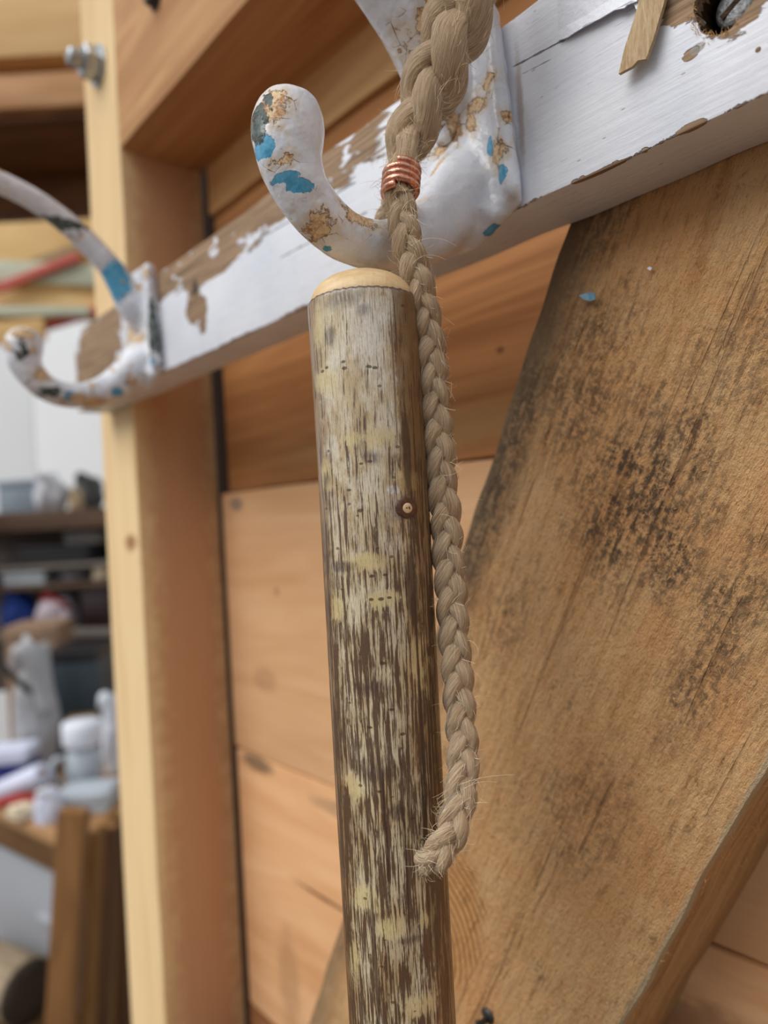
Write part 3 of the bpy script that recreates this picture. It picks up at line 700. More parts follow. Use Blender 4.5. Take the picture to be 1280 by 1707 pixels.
def braid(path, a, b, sr, period, ref, phase=0.0, lumpy=0.10, seed=0):
    """three-strand plait along a smooth path; each strand is one part"""
    q = [Vector(p[:3]) for p in catmull(path, 26)]
    sc_ = [p[3] for p in catmull(path, 26)]
    T, S, N = frames(q, ref)
    L = [0.0]
    for i in range(1, len(q)): L.append(L[-1] + (q[i] - q[i - 1]).length)
    for s in range(3):
        P, R = [], []
        for i in range(len(q)):
            t = 2 * math.pi * L[i] / period + phase + 2 * math.pi * s / 3
            P.append(q[i] + S[i] * (a * sc_[i] * math.sin(t)) + N[i] * (b * sc_[i] * math.sin(2 * t)))
            R.append(sr * sc_[i] * (1 + 0.07 * mnoise.noise(Vector((L[i] * 0.2, s * 7 + seed, 0)))))
        tw = 0.55 / sr
        V, F, U = tube(P, R, 16, ref, lump=lambda an, l: 1 + lumpy * math.cos(3 * an - l * tw) + 0.03 * math.cos(7 * an + l * 0.9))
        o = mesh_obj('strand', V, F, m_jute, rope, uvs=U)
        T2, S2, N2 = frames(P, ref)
        for i in range(2, len(P) - 2, 2): surf.append((P[i], R[i], T2[i], S2[i], N2[i], L[i], seed))
    return q
view = Vector((0.77, -0.64, 0.0))
# points: x, y, z in mm from the eye, relative thickness
UPPER = [(-146, 125, 161, .8), (-134, 128, 166, .95), (-119, 134, 160, 1), (-111.5, 138.3, 149.6, 1), (-111.4, 138.0, 139.2, 1), (-114.3, 136.4, 129.7, 1), (-119.8, 133.2, 118.6, 1), (-125.7, 131.2, 107.8, .95), (-129.6, 128.4, 97.9, .74), (-130.5, 125.9, 90.5, .56), (-129.9, 123.7, 84.3, .44), (-129.5, 122.9, 80.5, .4)]
FRONT = [(-130.6, 124.0, 85.0, .9), (-129.2, 123.0, 77.7, .95), (-127.2, 122.4, 69.3, 1), (-126.0, 124.0, 59.5, 1), (-125.3, 126.5, 46.1, 1), (-125.4, 127.5, 24.3, 1), (-124.6, 128.0, 1.6, 1), (-123.5, 127.4, -20.9, 1), (-121.5, 126.2, -42.7, 1), (-119.5, 124.2, -57.9, 1), (-118.2, 121.2, -66.8, 1), (-118.4, 117.3, -74.3, 1), (-121.3, 114.7, -79.4, .95), (-126.6, 114.9, -82.5, .8), (-133.0, 116.7, -85.6, .7)]
BACK = [(-131.6, 125.4, 85.0, .8), (-140.8, 130.6, 85.6, .9), (-150.0, 134.6, 80.5, 1), (-153.2, 135.5, 66.5, 1), (-154.4, 132.7, 37.2, 1), (-156.4, 127.4, 3.1, 1), (-158.6, 123.0, -25.4, 1), (-160.0, 120.0, -52.1, 1), (-160.0, 119.4, -71.9, 1), (-158.2, 119.6, -85.0, 1), (-151.9, 119.4, -90.4, .85), (-143.1, 117.3, -88.4, .7)]
braid(UPPER, 4.2, 2.7, 4.4, 42, view, 0.6, 0.12, 1)
braid(FRONT, 2.05, 1.15, 2.05, 21, view, 0.2, 0.10, 2)
braid(BACK, 2.0, 1.15, 2.0, 19, view, 1.1, 0.10, 3)
# loose fibres standing off the strands
HV, HF = [], []
def hair(p, d0, bend, length, r, segs=7):
    P = []; p = p.copy(); d = d0.normalized()
    for i in range(segs):
        P.append(p.copy()); p = p + d * (length / segs); d = (d + bend / segs).normalized()
    T, S, N = frames(P, Vector((0.3, -0.5, 0.8)))
    base = len(HV)
    for i, q in enumerate(P):
        rr = r * (1 - 0.6 * i / (segs - 1))
        for k in range(3):
            a = 2.094 * k; HV.append((q + S[i] * math.cos(a) * rr + N[i] * math.sin(a) * rr) * MM)
    for i in range(segs - 1):
        for k in range(3):
            a = base + 3 * i + k; b = base + 3 * i + (k + 1) % 3; HF.append((a, b, b + 3, a + 3))
rnd = random.Random(11)
for p, R, T, S, N, L, sd_ in surf:
    dens = {1: 6.5, 2: 5.5, 3: 2.5}[sd_]
    k = int(dens) + (1 if rnd.random() < dens % 1 else 0)
    for _ in range(k):
        a = rnd.uniform(0, 6.283); o = S * math.cos(a) + N * math.sin(a)
        flat_ = rnd.random()
        out = 0.25 if flat_ < 0.80 else rnd.uniform(0.6, 1.8)
        d = T * rnd.choice((-1, 1)) + o * out + Vector((rnd.uniform(-.5, .5), rnd.uniform(-.5, .5), rnd.uniform(-.5, .5))) * 0.7
        bend = Vector((rnd.uniform(-1, 1), rnd.uniform(-1, 1), rnd.uniform(-1, 1))) * 1.1
        if flat_ < 0.80: bend = bend - o * 0.5
        hair(p + o * R * 0.96, d, bend, rnd.uniform(1.5, 5.0) * (1.25 if sd_ == 1 else 1.0), rnd.uniform(0.03, 0.075))
for p0, d0, bd, ln in [((-123.2, 120, 66), (1, 1, .9), (.3, .4, -1.6), 13), ((-124, 121, 62), (.7, .8, 1.2), (.6, .8, -1.8), 10), ((-117, 119.5, -63), (.7, .8, .35), (0, .2, -.5), 15), ((-123.5, 110.8, -77), (.2, .1, -1), (.5, .5, 0), 9), ((-121, 124, 10), (.6, .9, -.2), (.2, .3, 1.2), 6), ((-114.5, 119, -63), (.4, 1, .4), (.2, 0, -.8), 9)]:
    hair(Vector(p0), Vector(d0), Vector(bd), ln, 0.05, 12)
for p, R, T, S, N, L, sd_ in surf[::9]:
    a = rnd.uniform(0, 6.283); o = S * math.cos(a) + N * math.sin(a)
    hair(p + o * R * 0.9, o + T * rnd.uniform(-.9, .9), Vector((rnd.uniform(-1, 1), rnd.uniform(-1, 1), rnd.uniform(-1, 1))) * 1.8, rnd.uniform(3.5, 8.5), rnd.uniform(.03, .055), 10)
fib = mesh_obj('loose_fibres', HV, HF, m_hair, rope); tag(fib, kind='stuff')
# golden fibres frayed from the lip of the screw hole
HV, HF = [], []
for _ in range(110):
    a = rnd.gauss(3.9, 0.75); rr = HR * rnd.uniform(.93, 1.06)
    hair(Vector((HX + rr * math.cos(a), 160.3, HZ + rr * math.sin(a))), Vector((-math.cos(a) * rnd.uniform(-.6, 1.2), rnd.uniform(-1.0, -.1), -math.sin(a) * rnd.uniform(-.6, 1.2))), Vector((rnd.uniform(-1, 1), rnd.uniform(0, 1), rnd.uniform(-1, 1))), rnd.uniform(.8, 2.2), rnd.uniform(.05, .12), 5)
ff = mesh_obj('frayed_wood_fibres', HV, HF, flat('frayed_wood', lin(206, 164, 104), 0.7, 0.2, 0.3), rail); tag(ff, kind='stuff')
# torn fibres standing up on the rough-sawn face of the brace (in the brace's own axes)
HV, HF = [], []
for _ in range(5200):
    x_ = rnd.uniform(-150, 165); z_ = rnd.uniform(-53.5, 40)
    if z_ > 0 and rnd.random() < 0.4: continue
    d = Vector((rnd.uniform(.3, 1.0) * rnd.choice((-1, 1)), -rnd.uniform(.05, .5), rnd.uniform(-.7, .7)))
    hair(Vector((x_, -0.1, z_)), d, Vector((0, rnd.uniform(-.2, .6), rnd.uniform(-.6, .6))), rnd.uniform(.6, 2.4), rnd.uniform(.04, .11), 4)
for _ in range(700):
    x_ = rnd.uniform(-150, 60); y_ = rnd.uniform(1, 40)
    hair(Vector((x_, y_, -55.4)), Vector((rnd.uniform(-1, 1), rnd.uniform(-.6, .6), -rnd.uniform(.05, .5))), Vector((rnd.uniform(-.5, .5), rnd.uniform(-.5, .5), .3)), rnd.uniform(.8, 3.0), rnd.uniform(.04, .09), 4)
sf = mesh_obj('sawn_fibres', HV, HF, flat('torn_wood_fibre', lin(226, 178, 122), 0.75, 0.3, 0.2), brace); tag(sf, kind='stuff')
# copper wire: four turns
n = NT('bright_copper_wire'); co = n.co(); q_ = n.noise(co, 0.7, 3)
m_cu = n.done(n.ramp(q_, [(0.3, lin(206, 138, 114)), (0.7, lin(232, 176, 152))]), 0.3, n.bump(q_, 0.0003), metal=1.0)
ax = (Vector((-130.6, 126.0, 91.3)) - Vector((-129.6, 123.3, 81.6))).normalized()
c0 = Vector((-129.75, 123.5, 82.0))
e1 = ax.cross(view).normalized(); e2 = e1.cross(ax).normalized()
P, R = [], []
TURN = 4.0
for i in range(int(TURN * 48) + 1):
    t = i / 48.0; a = 2 * math.pi * t + 1.9
    P.append(c0 + ax * (1.85 * t + 0.10 * math.sin(a * 0.9)) + e1 * (4.05 * math.cos(a)) + e2 * (3.9 * math.sin(a)) + ax * (0.30 * math.cos(a))); R.append(0.98)
V, F, U = tube(P, R, 14, ax)
mesh_obj('copper_wire', V, F, m_cu, rope)

# ================================================================== SMALL HARDWARE
n = NT('zinc_plated_steel'); co = n.co(); q_ = n.noise(co, 0.3, 3)
m_zn = n.done(n.ramp(q_, [(0.3, lin(150, 156, 162)), (0.7, lin(196, 202, 208))]), 0.35, metal=0.9)
def facing_y(V, c): return [Vector((v[0] + c[0] * MM, c[1] * MM - v[2], v[1] + c[2] * MM)) for v in V]
bolt = empty('hex_bolt', (-483.5 * MM, 182 * MM, EYE + 322 * MM)); tag(bolt, 'zinc bolt end with hex nut sticking out of the post', 'bolt')
V, F = lathe([(13.5, 0), (13.5, 1.8), (13.0, 2.0), (6, 2.0)], 32); mesh_obj('washer', facing_y(V, (0, 0, 0)), F, m_zn, bolt, smooth=False)
V, F = lathe([(10.6, 2), (11.0, 2.6), (11.0, 10.6), (10.2, 11.4), (5.5, 11.4)], 6); mesh_obj('hex_nut', facing_y(V, (0, 0, 0)), F, m_zn, bolt, smooth=False)
prof = [(5.8, 9)]
for i in range(7): prof += [(6.0, 10.6 + i * 1.25), (5.3, 11.2 + i * 1.25)]
prof += [(5.6, 19.6), (4.6, 20.6), (0.1, 20.6)]
V, F = lathe(prof, 28); mesh_obj('threaded_shank', facing_y(V, (0, 0, 0)), F, m_zn, bolt)
m_dkst = flat('dark_steel', lin(74, 72, 70), 0.5, 0.2, 0.1, metal=0.7)
b2 = empty('coach_screw', (-389 * MM, 182 * MM, EYE + 313 * MM)); tag(b2, 'dark coach screw head in the crossbeam face', 'screw')
V, F = lathe([(7.0, 0), (7.0, 1.2), (6.6, 1.4)], 24); mesh_obj('flange', facing_y(V, (0, 0, 0)), F, m_dkst, b2)
V, F = lathe([(5.6, 1.2), (5.6, 5.4), (4.9, 6.2), (.1, 6.3)], 6); mesh_obj('hex_head', facing_y(V, (0, 0, 0)), F, m_dkst, b2, smooth=False)
m_blue = flat('blue_paint_chip', lin(104, 150, 172), 0.4, 0.15, 0.5)
fk = sheet('paint_flake', [(-115.6, 61.6), (-112.6, 61.9), (-110.6, 60.9), (-110.3, 59.0), (-112.4, 59.2), (-114.4, 60.2)], 180.6, 0.4, m_blue, None, curl=lambda x, z: 0.3 + 0.35 * abs(x + 113))
fk.location = (0, 0, EYE); tag(fk, 'tiny blue paint flake caught on the brace below the rail', 'paint flake')
fk = sheet('paint_flake', [(-95.4, 63.6), (-94.6, 63.9), (-93.9, 63.3), (-94.5, 62.8)], 181.3, 0.3, m_paint, None, curl=lambda x, z: 0.2)
fk.location = (0, 0, EYE); tag(fk, 'tiny white paint speck on the brace under the rail', 'paint flake')
nl_ = empty('bent_nail', (-170 * MM, 182 * MM, EYE - 173.5 * MM)); tag(nl_, 'small dark bent nail low in the brace, beside the stick', 'nail')
V, F, U = tube([Vector(p) for p in [(0, 2, -1), (0.3, -3, -0.6), (1.0, -6, 0.6), (1.6, -7.5, 2.6)]], [1.1, 1.1, 1.0, .5], 12, Vector((1, 0, 0))); mesh_obj('shank', V, F, m_dkst, nl_)
V, F = lathe([(2.6, 0), (2.7, 0.5), (1.2, 1.0)], 16); mesh_obj('head', facing_y(V, (0, 0.2, 0)), F, m_dkst, nl_)

# ================================================================== WORKSHOP BEYOND THE POST
def B(D, L, h): return FW0 * D + RT * L + UP * h            # depth along the view line, sideways, height (mm)
YAW = math.atan2(RT.y, RT.x)
def bg_empty(name, D, L, h, yaw=0.0):
    p = B(D, L, h); return empty(name, (p.x * MM, p.y * MM, EYE + p.z * MM), (0, 0, YAW + yaw))
def bpart(name, ext, mat, parent, bev=2.0, **k):
    o = bm_obj(name, box_bm(*ext, bev=bev, segs=2), mat, parent); shade_auto(o)
    if 'rot' in k: o.rotation_euler = k['rot']
    return o
m_white = flat('white_sheeting', lin(244, 246, 248), 0.7, 0.02, 0.003)
ws = bg_empty('wall_far', 3900, -1900, -1450); tag(ws, 'plain white sheet wall far behind the workbench', 'wall', kind='structure')
bpart('sheet_panel', (-1500, 0, 0, 40, 0, 3200), m_white, ws, 4); bpart('sheet_panel', (4, 1100, 0, 40, 0, 3200), m_white, ws, 4)

# timbers high up on the left
m_rf = wood('roof_pine', lin(244, 202, 146), lin(226, 178, 118), 'X', band=0.02, seed=12, fibre=0.2)
m_rf2 = wood('roof_pine_pink', lin(214, 166, 120), lin(184, 132, 86), 'X', band=0.03, seed=15, fibre=0.2)
m_dkw = wood('shade_brown_beam', lin(126, 82, 46), lin(90, 54, 30), 'X', band=0.02, seed=18, fibre=0.2)  # shade under and between the roof beams put into the colour
t = bg_empty('roof_beam', 1200, -700, 822); tag(t, 'pale top roof beam at the upper left, over a dark gap', 'beam')
bpart('beam_body', (-520, 300, 0, 150, 0, 190), m_rf, t, 4); bpart('end_cap', (300, 306, 4, 146, 4, 186), m_rf2, t, 1)
t = bg_empty('roof_beam', 1205, -700, 736); tag(t, 'pinkish lower roof beam at the upper left, under the dark gap', 'beam')
bpart('beam_body', (-520, 300, 0, 170, 0, 60), m_rf2, t, 4); bpart('gap_shade_strip', (-520, 300, 40, 170, 60, 86), m_dkw, t, 1)  # dark strip set in the gap as painted shade
t = bg_empty('roof_beam', 1240, -700, 700); tag(t, 'soffit under the pale roof beams, shade painted in as dark brown', 'beam')
bpart('soffit', (-520, 300, -20, 260, 22, 35), m_dkw, t, 1); bpart('ledger', (-520, 300, 165, 215, -48, 20), m_dkw, t, 2)
# stacked pale boards and painted battens
m_yl = wood('yellow_pine_board', lin(254, 226, 168), lin(244, 206, 142), 'X', band=0.01, seed=21, fibre=0.15)
m_yl2 = wood('honey_board', lin(238, 202, 142), lin(220, 178, 116), 'X', band=0.01, seed=23, fibre=0.15)
m_gr = flat('pale_green_paint', lin(200, 206, 184), 0.6, 0.08); m_rd = flat('faded_red_paint', lin(206, 96, 84), 0.6, 0.1)
m_gw = flat('grey_wood', lin(150, 128, 92), 0.7, 0.1)
def slat(name, D, px, py, ln, ht, dp, tilt, mat, label, cat='board', group=None, trim=None):
    t = bg_empty(name, D, px, py); t.rotation_euler = (0, tilt, YAW); tag(t, label, cat, group)
    bpart('face_board', (-ln / 2, ln / 2, 0, dp, -ht / 2, ht / 2), mat, t, 2)
    if trim is not None: bpart('edge_strip', (-ln / 2, ln / 2, -3, 0.5, -ht / 2, -ht / 2 + ht * 0.22), trim, t, 0.8)
    return t
slat('pine_board', 2024, -896, 876, 624, 190, 22, -0.30, m_yl2, 'honey-coloured board slanting at the upper left, highest of the pale boards', trim=m_gw)
slat('pine_board', 2050, -900, 760, 700, 200, 22, -0.10, m_yl, 'bright yellow pine board above the green and red battens')
slat('painted_batten', 1980, -950, 746, 505, 60, 18, 0.10, m_gr, 'pale green batten just above the upper red batten', 'batten', 'painted battens')
slat('painted_batten', 1962, -972, 724, 344, 23, 16, -0.33, m_rd, 'upper faded red batten slanting across the pale green one', 'batten', 'painted battens')
slat('pine_board', 2000, -900, 660, 640, 96, 22, 0.02, m_yl, 'yellow pine board between the two red battens', trim=m_gw)
slat('painted_batten', 1958, -974, 633, 376, 26, 18, 0.06, m_gr, 'thin grey-green batten just above the lower red batten', 'batten', 'painted battens')
slat('painted_batten', 1980, -840, 614, 285, 25, 16, -0.24, m_rd, 'lower faded red batten above the white sheet wall', 'batten', 'painted battens')
slat('pine_board', 1950, -1040, 572, 260, 60, 20, -0.05, m_yl2, 'short honey board end beside the lower red batten')
# uprights that carry the boards
for L_, lb in ((-1300, 'left pale upright carrying the slanted pine boards, mostly out of frame'), (-700, 'pale upright carrying the slanted boards, hidden behind the planed post')):
    t = bg_empty('upright_post', 2085, L_, -1450); tag(t, lb, 'post'); bpart('post_body', (-40, 40, 0, 60, 0, 2560), m_yl2, t, 3)
    bpart('foot_block', (-60, 60, -20, 80, 0, 60), m_yl2, t, 3)

# ---- workbench along the far side
m_bench = wood('bench_wood', lin(186, 146, 104), lin(140, 100, 64), 'X', band=0.02, seed=31)
m_bench_d = wood('bench_rail_wood', lin(120, 88, 54), lin(84, 58, 34), 'X', band=0.02, seed=32)
bench = empty('workbench', (-1.498, 0.378, 0), (0, 0, math.radians(12.2))); tag(bench, 'long wooden workbench heaped with odds and ends beyond the post', 'workbench')
TT = 890.0
bpart('worktop', (-650, 150, 0, 480, TT - 26, TT), m_bench, bench, 3)
bpart('front_rail', (-640, 140, 8, 30, TT - 84, TT - 26), m_bench_d, bench, 2)
for x_ in (-640, 90):
    for y_ in (32, 430): bpart('leg', (x_, x_ + 50, y_, y_ + 45, 0, TT - 26), m_bench_d, bench, 2)
m_cab = flat('grey_white_panel', lin(158, 161, 168), 0.5, 0.04, 0.01)
cab = empty('storage_chest', (-1.498, 0.378, 0), (0, 0, math.radians(12.2))); tag(cab, 'grey-white chest with raised lip standing under the workbench', 'chest')
bpart('body', (-560, 70, 20, 400, 560, 800), m_cab, cab, 4); bpart('lower_lip', (-565, 75, 4, 22, 552, 582), m_cab, cab, 3); bpart('handle', (-60, 20, 8, 22, 690, 702), m_cab, cab, 3)
for x_ in (-555, 25): bpart('leg', (x_, x_ + 40, 40, 380, 0, 560), m_bench_d, cab, 2)

# log and leaning planks
n = NT('log_bark'); co = n.co(); q_ = n.noise(n.map(co, (0.01, 0.05, 0.05)), 1, 4); m_log = n.done(n.ramp(q_, [(0.3, lin(120, 104, 84)), (0.7, lin(178, 160, 132))]), 0.85, n.bump(q_, 0.004))
m_logend = flat('dark_log_end', lin(66, 56, 46), 0.9, 0.2, 0.03)
stump = bg_empty('trestle', 1300, -745, -1450); tag(stump, 'low rough trestle holding the log, below the chest', 'trestle')
bpart('top_bar', (-160, 90, -60, 30, 548, 588), m_bench_d, stump, 3)
for x_ in (-140, 50): bpart('leg', (x_, x_ + 30, -50, 20, 0, 548), m_bench_d, stump, 2)
lg = bg_empty('log', 1290, -708, -806, -0.5); tag(lg, 'short thick log with a dark sawn end at the lower left', 'log')
V, F = lathe([(40, 0), (52, 1), (55, 5), (56, 160), (55, 315), (52, 319), (40, 320)], 28)
mesh_obj('bark', [Vector((v[2] - 0.29, v[0] * (1 + .06 * math.sin(4 * v[1] * 60)), v[1])) for v in V], F, m_log, lg)
V, F = lathe([(53, 0), (53, 4), (30, 6), (.1, 6.5)], 28); mesh_obj('sawn_end', [Vector((v[2] + 0.030, v[0], v[1])) for v in V], F, m_logend, lg)
m_lp = wood('leaning_plank', lin(150, 106, 62), lin(112, 76, 42), 'Z', band=0.03, seed=41)
m_lp2 = wood('dark_plank_and_gap_shade', lin(110, 78, 50), lin(76, 50, 30), 'Z', band=0.03, seed=42)
m_lp3 = wood('leaning_plank_warm', lin(160, 116, 66), lin(118, 80, 40), 'Z', band=0.03, seed=43)
for D, L, wd, dp, top, tl, m_, lb in [(1100, -508, 43, 24, -420, 0.11, m_lp, 'nearest brown plank leaning upright at the lower left'), (1140, -492, 14, 30, -470, 0.10, m_lp3, 'narrow warm brown plank leaning second at the lower left'),
                                      (1180, -490, 34, 24, -480, 0.10, m_lp2, 'dark brown plank standing in for the shade between two narrow planks'), (1215, -496, 14, 30, -478, 0.08, m_lp3, 'narrow honey plank leaning fourth, just left of the pine post'), (1255, -492, 30, 24, -500, 0.07, m_lp2, 'dark plank leaning closest behind the pine post')]:  # third plank fills the shaded gap with dark brown
    hh = 1450 + top
    t = bg_empty('leaning_plank', D, L - hh * tl, -1450); t.rotation_euler = (0, tl, YAW); tag(t, lb, 'plank', 'planks leaning by the bench')  # the third one is a stand-in for the shaded gap
    bpart('plank_body', (-wd / 2, wd / 2, 0, dp, 2, hh), m_, t, 1.5); bpart('end_grain', (-wd / 2 + 2, wd / 2 - 2, 2, dp - 2, hh, hh + 1.5), m_lp3, t, 0.4)

# ---- shelving behind the bench
m_sh = wood('shelf_brown', lin(112, 90, 74), lin(84, 64, 50), 'X', band=0.02, seed=51)
m_shg = flat('shelf_grey', lin(132, 124, 118), 0.6, 0.1, 0.02)
rack = bg_empty('shelf_rack', 2180, -1080, -1450); tag(rack, 'open shelf rack crowded with clutter behind the workbench', 'shelf rack')
SHH = {'a': 84.0, 'b': -82.0, 'c': -142.0, 'd': -285.0}
for k, th_ in (('a', 58), ('b', 12), ('c', 14), ('d', 26)):
    z_ = 1450 + SHH[k]; bpart('shelf', (-420, 420, 0, 420, z_ - th_, z_), m_sh if k in 'ac' else m_shg, rack, 2)
for x_ in (-440, 420):
    for y_ in (0, 390): bpart('upright', (x_, x_ + 20, y_, y_ + 30, 0, 1450 + 84), m_sh, rack, 2)

m_rb = flat('rack_back_hardboard', lin(92, 80, 72), 0.7, 0.2, 0.01)
bpart('back_panel', (-420, 420, 421, 430, 900, 1450 + 70), m_rb, rack, 1)
# ---- clutter: boxes, bags, bottles, cloths
def cbox(name, D, L0, L1, z0, z1, dp, mat, label, cat, yaw=0.0, lid=None, lidh=0.18, group=None):
    t = bg_empty(name, D, (L0 + L1) / 2, z0, yaw); tag(t, label, cat, group); hw = (L1 - L0) / 2; h = z1 - z0
    bpart('body', (-hw, hw, 0, dp, 0, h * (1 - lidh)), mat, t, min(6, h * .12)); bpart('lid', (-hw - 3, hw + 3, -3, dp + 3, h * (1 - lidh), h), lid or mat, t, min(4, h * .06)); return t
def lump(name, D, L0, L1, z0, z1, dp, mat, label, cat, seed, mat2=None, yaw=0.0, group=None, crump=0.25):
    """soft crumpled thing resting on a flat base"""
    t = bg_empty(name, D, (L0 + L1) / 2, z0, yaw); tag(t, label, cat, group)
    bm = bmesh.new(); bmesh.ops.create_icosphere(bm, subdivisions=4, radius=1)
    hw, h = (L1 - L0) / 2, z1 - z0
    for v in bm.verts:
        d = v.co.normalized(); f = 1 + crump * (mnoise.noise(d * 1.7 + Vector((seed, 0, 0))) + 0.6 * abs(mnoise.noise(d * 4 + Vector((0, seed, 0)))))
        z_ = max(-0.72, d.z * f)
        v.co = Vector((d.x * f * hw, dp / 2 + d.y * f * dp / 2, (z_ + 0.72) / 1.72 * h)) * MM
    bm_obj('body', bm, mat, t)
    if mat2 is not None:
        q = catmull([(-hw * .55, dp * .28, h * .86), (-hw * .1, dp * .05, h * .98), (hw * .4, dp * .12, h * .86), (hw * .8, dp * .3, h * .5)], 8)
        V, F, U = tube([Vector(p) for p in q], [h * .07] * len(q), 10); mesh_obj('rolled_edge', V, F, mat2, t)
    return t
cl = lambda nm, r, g, b, ro=0.6: flat(nm, lin(r, g, b), ro, 0.12, 0.03, bump=1.0, bscale=0.05)
m_bg = cl('blue_grey_plastic', 150, 166, 182); m_wb = cl('white_polythene', 214, 218, 228, .4); m_dg = cl('dark_grey_cloth', 78, 80, 82); m_be = cl('beige_wrap', 190, 166, 132)
m_gb = cl('grey_card', 134, 130, 126); m_bk = cl('black_plastic', 26, 24, 28, .4); m_lt = cl('light_grey_plastic', 172, 180, 188); m_cr = cl('cream_cloth', 216, 200, 172)
m_gc = cl('mauve_grey_cloth', 106, 100, 104); m_ma = cl('dark_maroon_plastic', 36, 16, 18, .4); m_bl = cl('royal_blue_plastic', 26, 66, 150); m_pk = cl('pinkish_white_film', 214, 200, 208)
m_re = cl('red_plastic', 168, 44, 40); m_ca = cl('brown_card', 150, 122, 98); m_sl = cl('slate_plastic', 46, 58, 66, .45); m_sk = cl('grey_white_sack', 168, 168, 170)
m_oc = wood('ochre_block_wood', lin(178, 136, 72), lin(130, 94, 48), 'X', band=0.03, seed=61); m_jw = cl('white_hdpe', 226, 230, 240, .35); m_bd = cl('navy_blue_box', 22, 34, 112); m_lv = cl('lavender_paper', 206, 210, 230)
cbox('plastic_crate', 2330, -1262, -1132, SHH['a'], 196, 120, m_bg, 'blue-grey plastic crate on the top shelf of the rack', 'crate', 0.1, m_bg, .2)
lump('polythene_bag', 2250, -1128, -1035, SHH['a'], 205, 130, m_wb, 'crumpled white polythene bag on the top shelf', 'bag', 1, m_wb)
lump('dark_bag', 2310, -1028, -935, SHH['a'], 205, 120, m_dg, 'dark grey cloth bag at the right of the top shelf', 'bag', 2, m_dg)
lump('wrapped_bundle', 2245, -1005, -960, SHH['a'], 150, 50, m_be, 'small beige wrapped bundle before the dark grey bag', 'bundle', 3, m_be)
cbox('tool_case', 2195, -1140, -925, SHH['b'], -26, 170, m_bk, 'flat black tool case on the second shelf', 'case', 0.03, m_bk, .3)
cbox('card_box', 2240, -1010, -905, -25.5, 14, 100, m_gb, 'flat grey card box lying on the black tool case', 'box', 0.06, m_gb, .3)
cbox('plastic_tray', 2190, -1185, -1060, SHH['c'], -100, 150, m_lt, 'light grey plastic tray on the third shelf', 'tray', 0.05, m_lt, .35)
lump('folded_cloth', 2205, -1046, -935, SHH['c'], -94, 120, m_gc, 'mauve-grey folded cloth in the middle of the third shelf', 'cloth', 5, m_gc)
lump('cream_bundle', 2200, -922, -862, SHH['c'], -88, 60, m_cr, 'cream cloth bundle at the right end of the third shelf', 'bundle', 6, m_cr)
cbox('maroon_box', 2190, -950, -860, SHH['d'], -160, 130, m_ma, 'very dark maroon box on the lowest shelf', 'box', -0.1, m_ma, .15)
lump('blue_bag', 2200, -1225, -1130, SHH['d'], -168, 130, m_bl, 'royal blue plastic bag on the lowest shelf', 'bag', 8, m_bl)
lump('film_bag', 2192, -1112, -992, SHH['d'], -176, 120, m_pk, 'pinkish white film bag with a red edge beside the blue bag', 'bag', 9, m_re)
cbox('cardboard_box', 1960, -1060, -925, -560, -240, 160, m_ca, 'brown cardboard box standing behind the grey sack', 'box', 0.15, m_ca, .12)
cbox('storage_bin', 1800, -893, -752, -560, -290, 190, m_sl, 'tall dark slate plastic bin on the workbench', 'bin', 0.05, m_bk, .10)
lump('grey_sack', 1660, -905, -815, -560, -255, 96, m_sk, 'slumped grey-white sack on the bench beside the slate bin', 'sack', 12, m_sk, crump=.3)
cbox('wood_block', 1722, -800, -738, -560, -446, 70, m_oc, 'ochre wood block before the slate bin', 'block', 0.2, m_oc, .2)
t = bg_empty('white_jug', 1566, -690, -560); tag(t, 'white plastic jug with a wide cap at the bench end', 'jug')
V, F = lathe([(34, 0), (38, 3), (38, 70), (33, 88), (27, 96), (27, 104), (24, 106)], 28); mesh_obj('bottle_body', V, F, m_lt, t)
V, F = lathe([(39, 104), (41, 106), (41, 150), (38, 154), (.1, 154)], 28); mesh_obj('cap', V, F, m_jw, t)
q = catmull([(-30, -28, 84), (-46, -42, 80), (-48, -44, 50), (-36, -30, 26)], 8); V, F, U = tube([Vector(p) for p in q], [6] * len(q), 10); mesh_obj('handle', V, F, m_lt, t)
lump('film_scrap', 1650, -690, -650, -560, -372, 60, m_wb, 'bluish white film standing behind the white jug', 'film', 14, m_wb)
cbox('navy_box', 1560, -905, -818, -560, -462, 80, m_bd, 'navy blue box at the left end of the bench heap', 'box', 0.1, m_lv, .3)
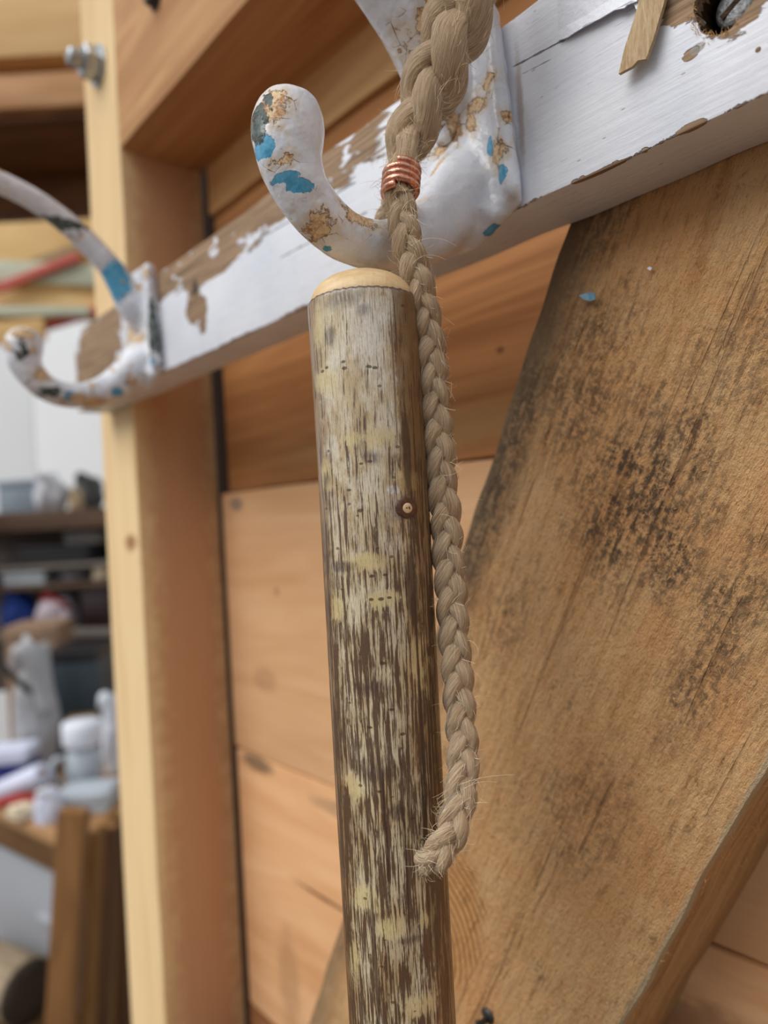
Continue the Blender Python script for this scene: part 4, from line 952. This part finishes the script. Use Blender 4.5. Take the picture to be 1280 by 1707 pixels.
t = bg_empty('paper_roll', 1490, -790, -508, -0.2); t.rotation_euler = (0, -0.38, YAW - 0.2); tag(t, 'tilted lavender-white paper roll lying across the bench heap', 'paper roll')
V, F = lathe([(10, -58), (21, -58), (22, -56), (22, 56), (21, 58), (10, 58)], 24); mesh_obj('roll_body', [Vector((v[2], v[0], v[1])) for v in V], F, m_lv, t)
V, F = lathe([(9, -60), (9.6, -59), (9.6, 59), (9, 60)], 18); mesh_obj('core', [Vector((v[2], v[0], v[1])) for v in V], F, m_ca, t)
lump('roll_rest', 1480, -830, -750, -560, -538, 60, m_ca, 'brown crumpled card beneath the tilted paper roll', 'card', 15, m_ca)
t = bg_empty('red_clamp', 1455, -800, -545, 0.2); tag(t, 'red-handled tool lying near the bench front edge', 'tool')
q = catmull([(-50, 0, 4), (-20, -4, 10), (20, 2, 14), (52, 8, 8)], 8); V, F, U = tube([Vector(p) for p in q], [9, 10, 11, 12] * 6 + [9], 12); mesh_obj('grip', V, F, m_re, t)
V, F, U = tube([Vector(p) for p in ((50, 8, 8), (80, 14, 4), (104, 20, -4))], [6, 5, 3], 10); mesh_obj('jaw', V, F, m_dg, t)
lump('cream_rag', 1410, -790, -730, -560, -530, 50, m_cr, 'cream rag at the front edge of the bench', 'rag', 17, m_cr)
lump('white_cloth', 1390, -722, -670, -572, -492, 46, m_lv, 'bright white cloth hanging over the bench front beside the planks', 'cloth', 18, m_jw, crump=.15)
cbox('grey_tray', 1430, -690, -590, -560, -520, 90, m_lt, 'light grey tray before the white jug at the bench end', 'tray', 0.1, m_lt, .4)
t = bg_empty('black_cable', 1600, -870, -270); tag(t, 'black cable sagging across the grey-white sack', 'cable')
q = catmull([(-60, 0, 60), (-20, -10, 20), (20, -14, -30), (60, -6, -75)], 10); V, F, U = tube([Vector(p) for p in q], [7] * len(q), 10); mesh_obj('cord', V, F, m_bk, t)
V, F, U = tube([Vector((-60, 0, 60)), Vector((-72, 3, 72))], [11, 9], 12); mesh_obj('plug', V, F, m_bk, t)
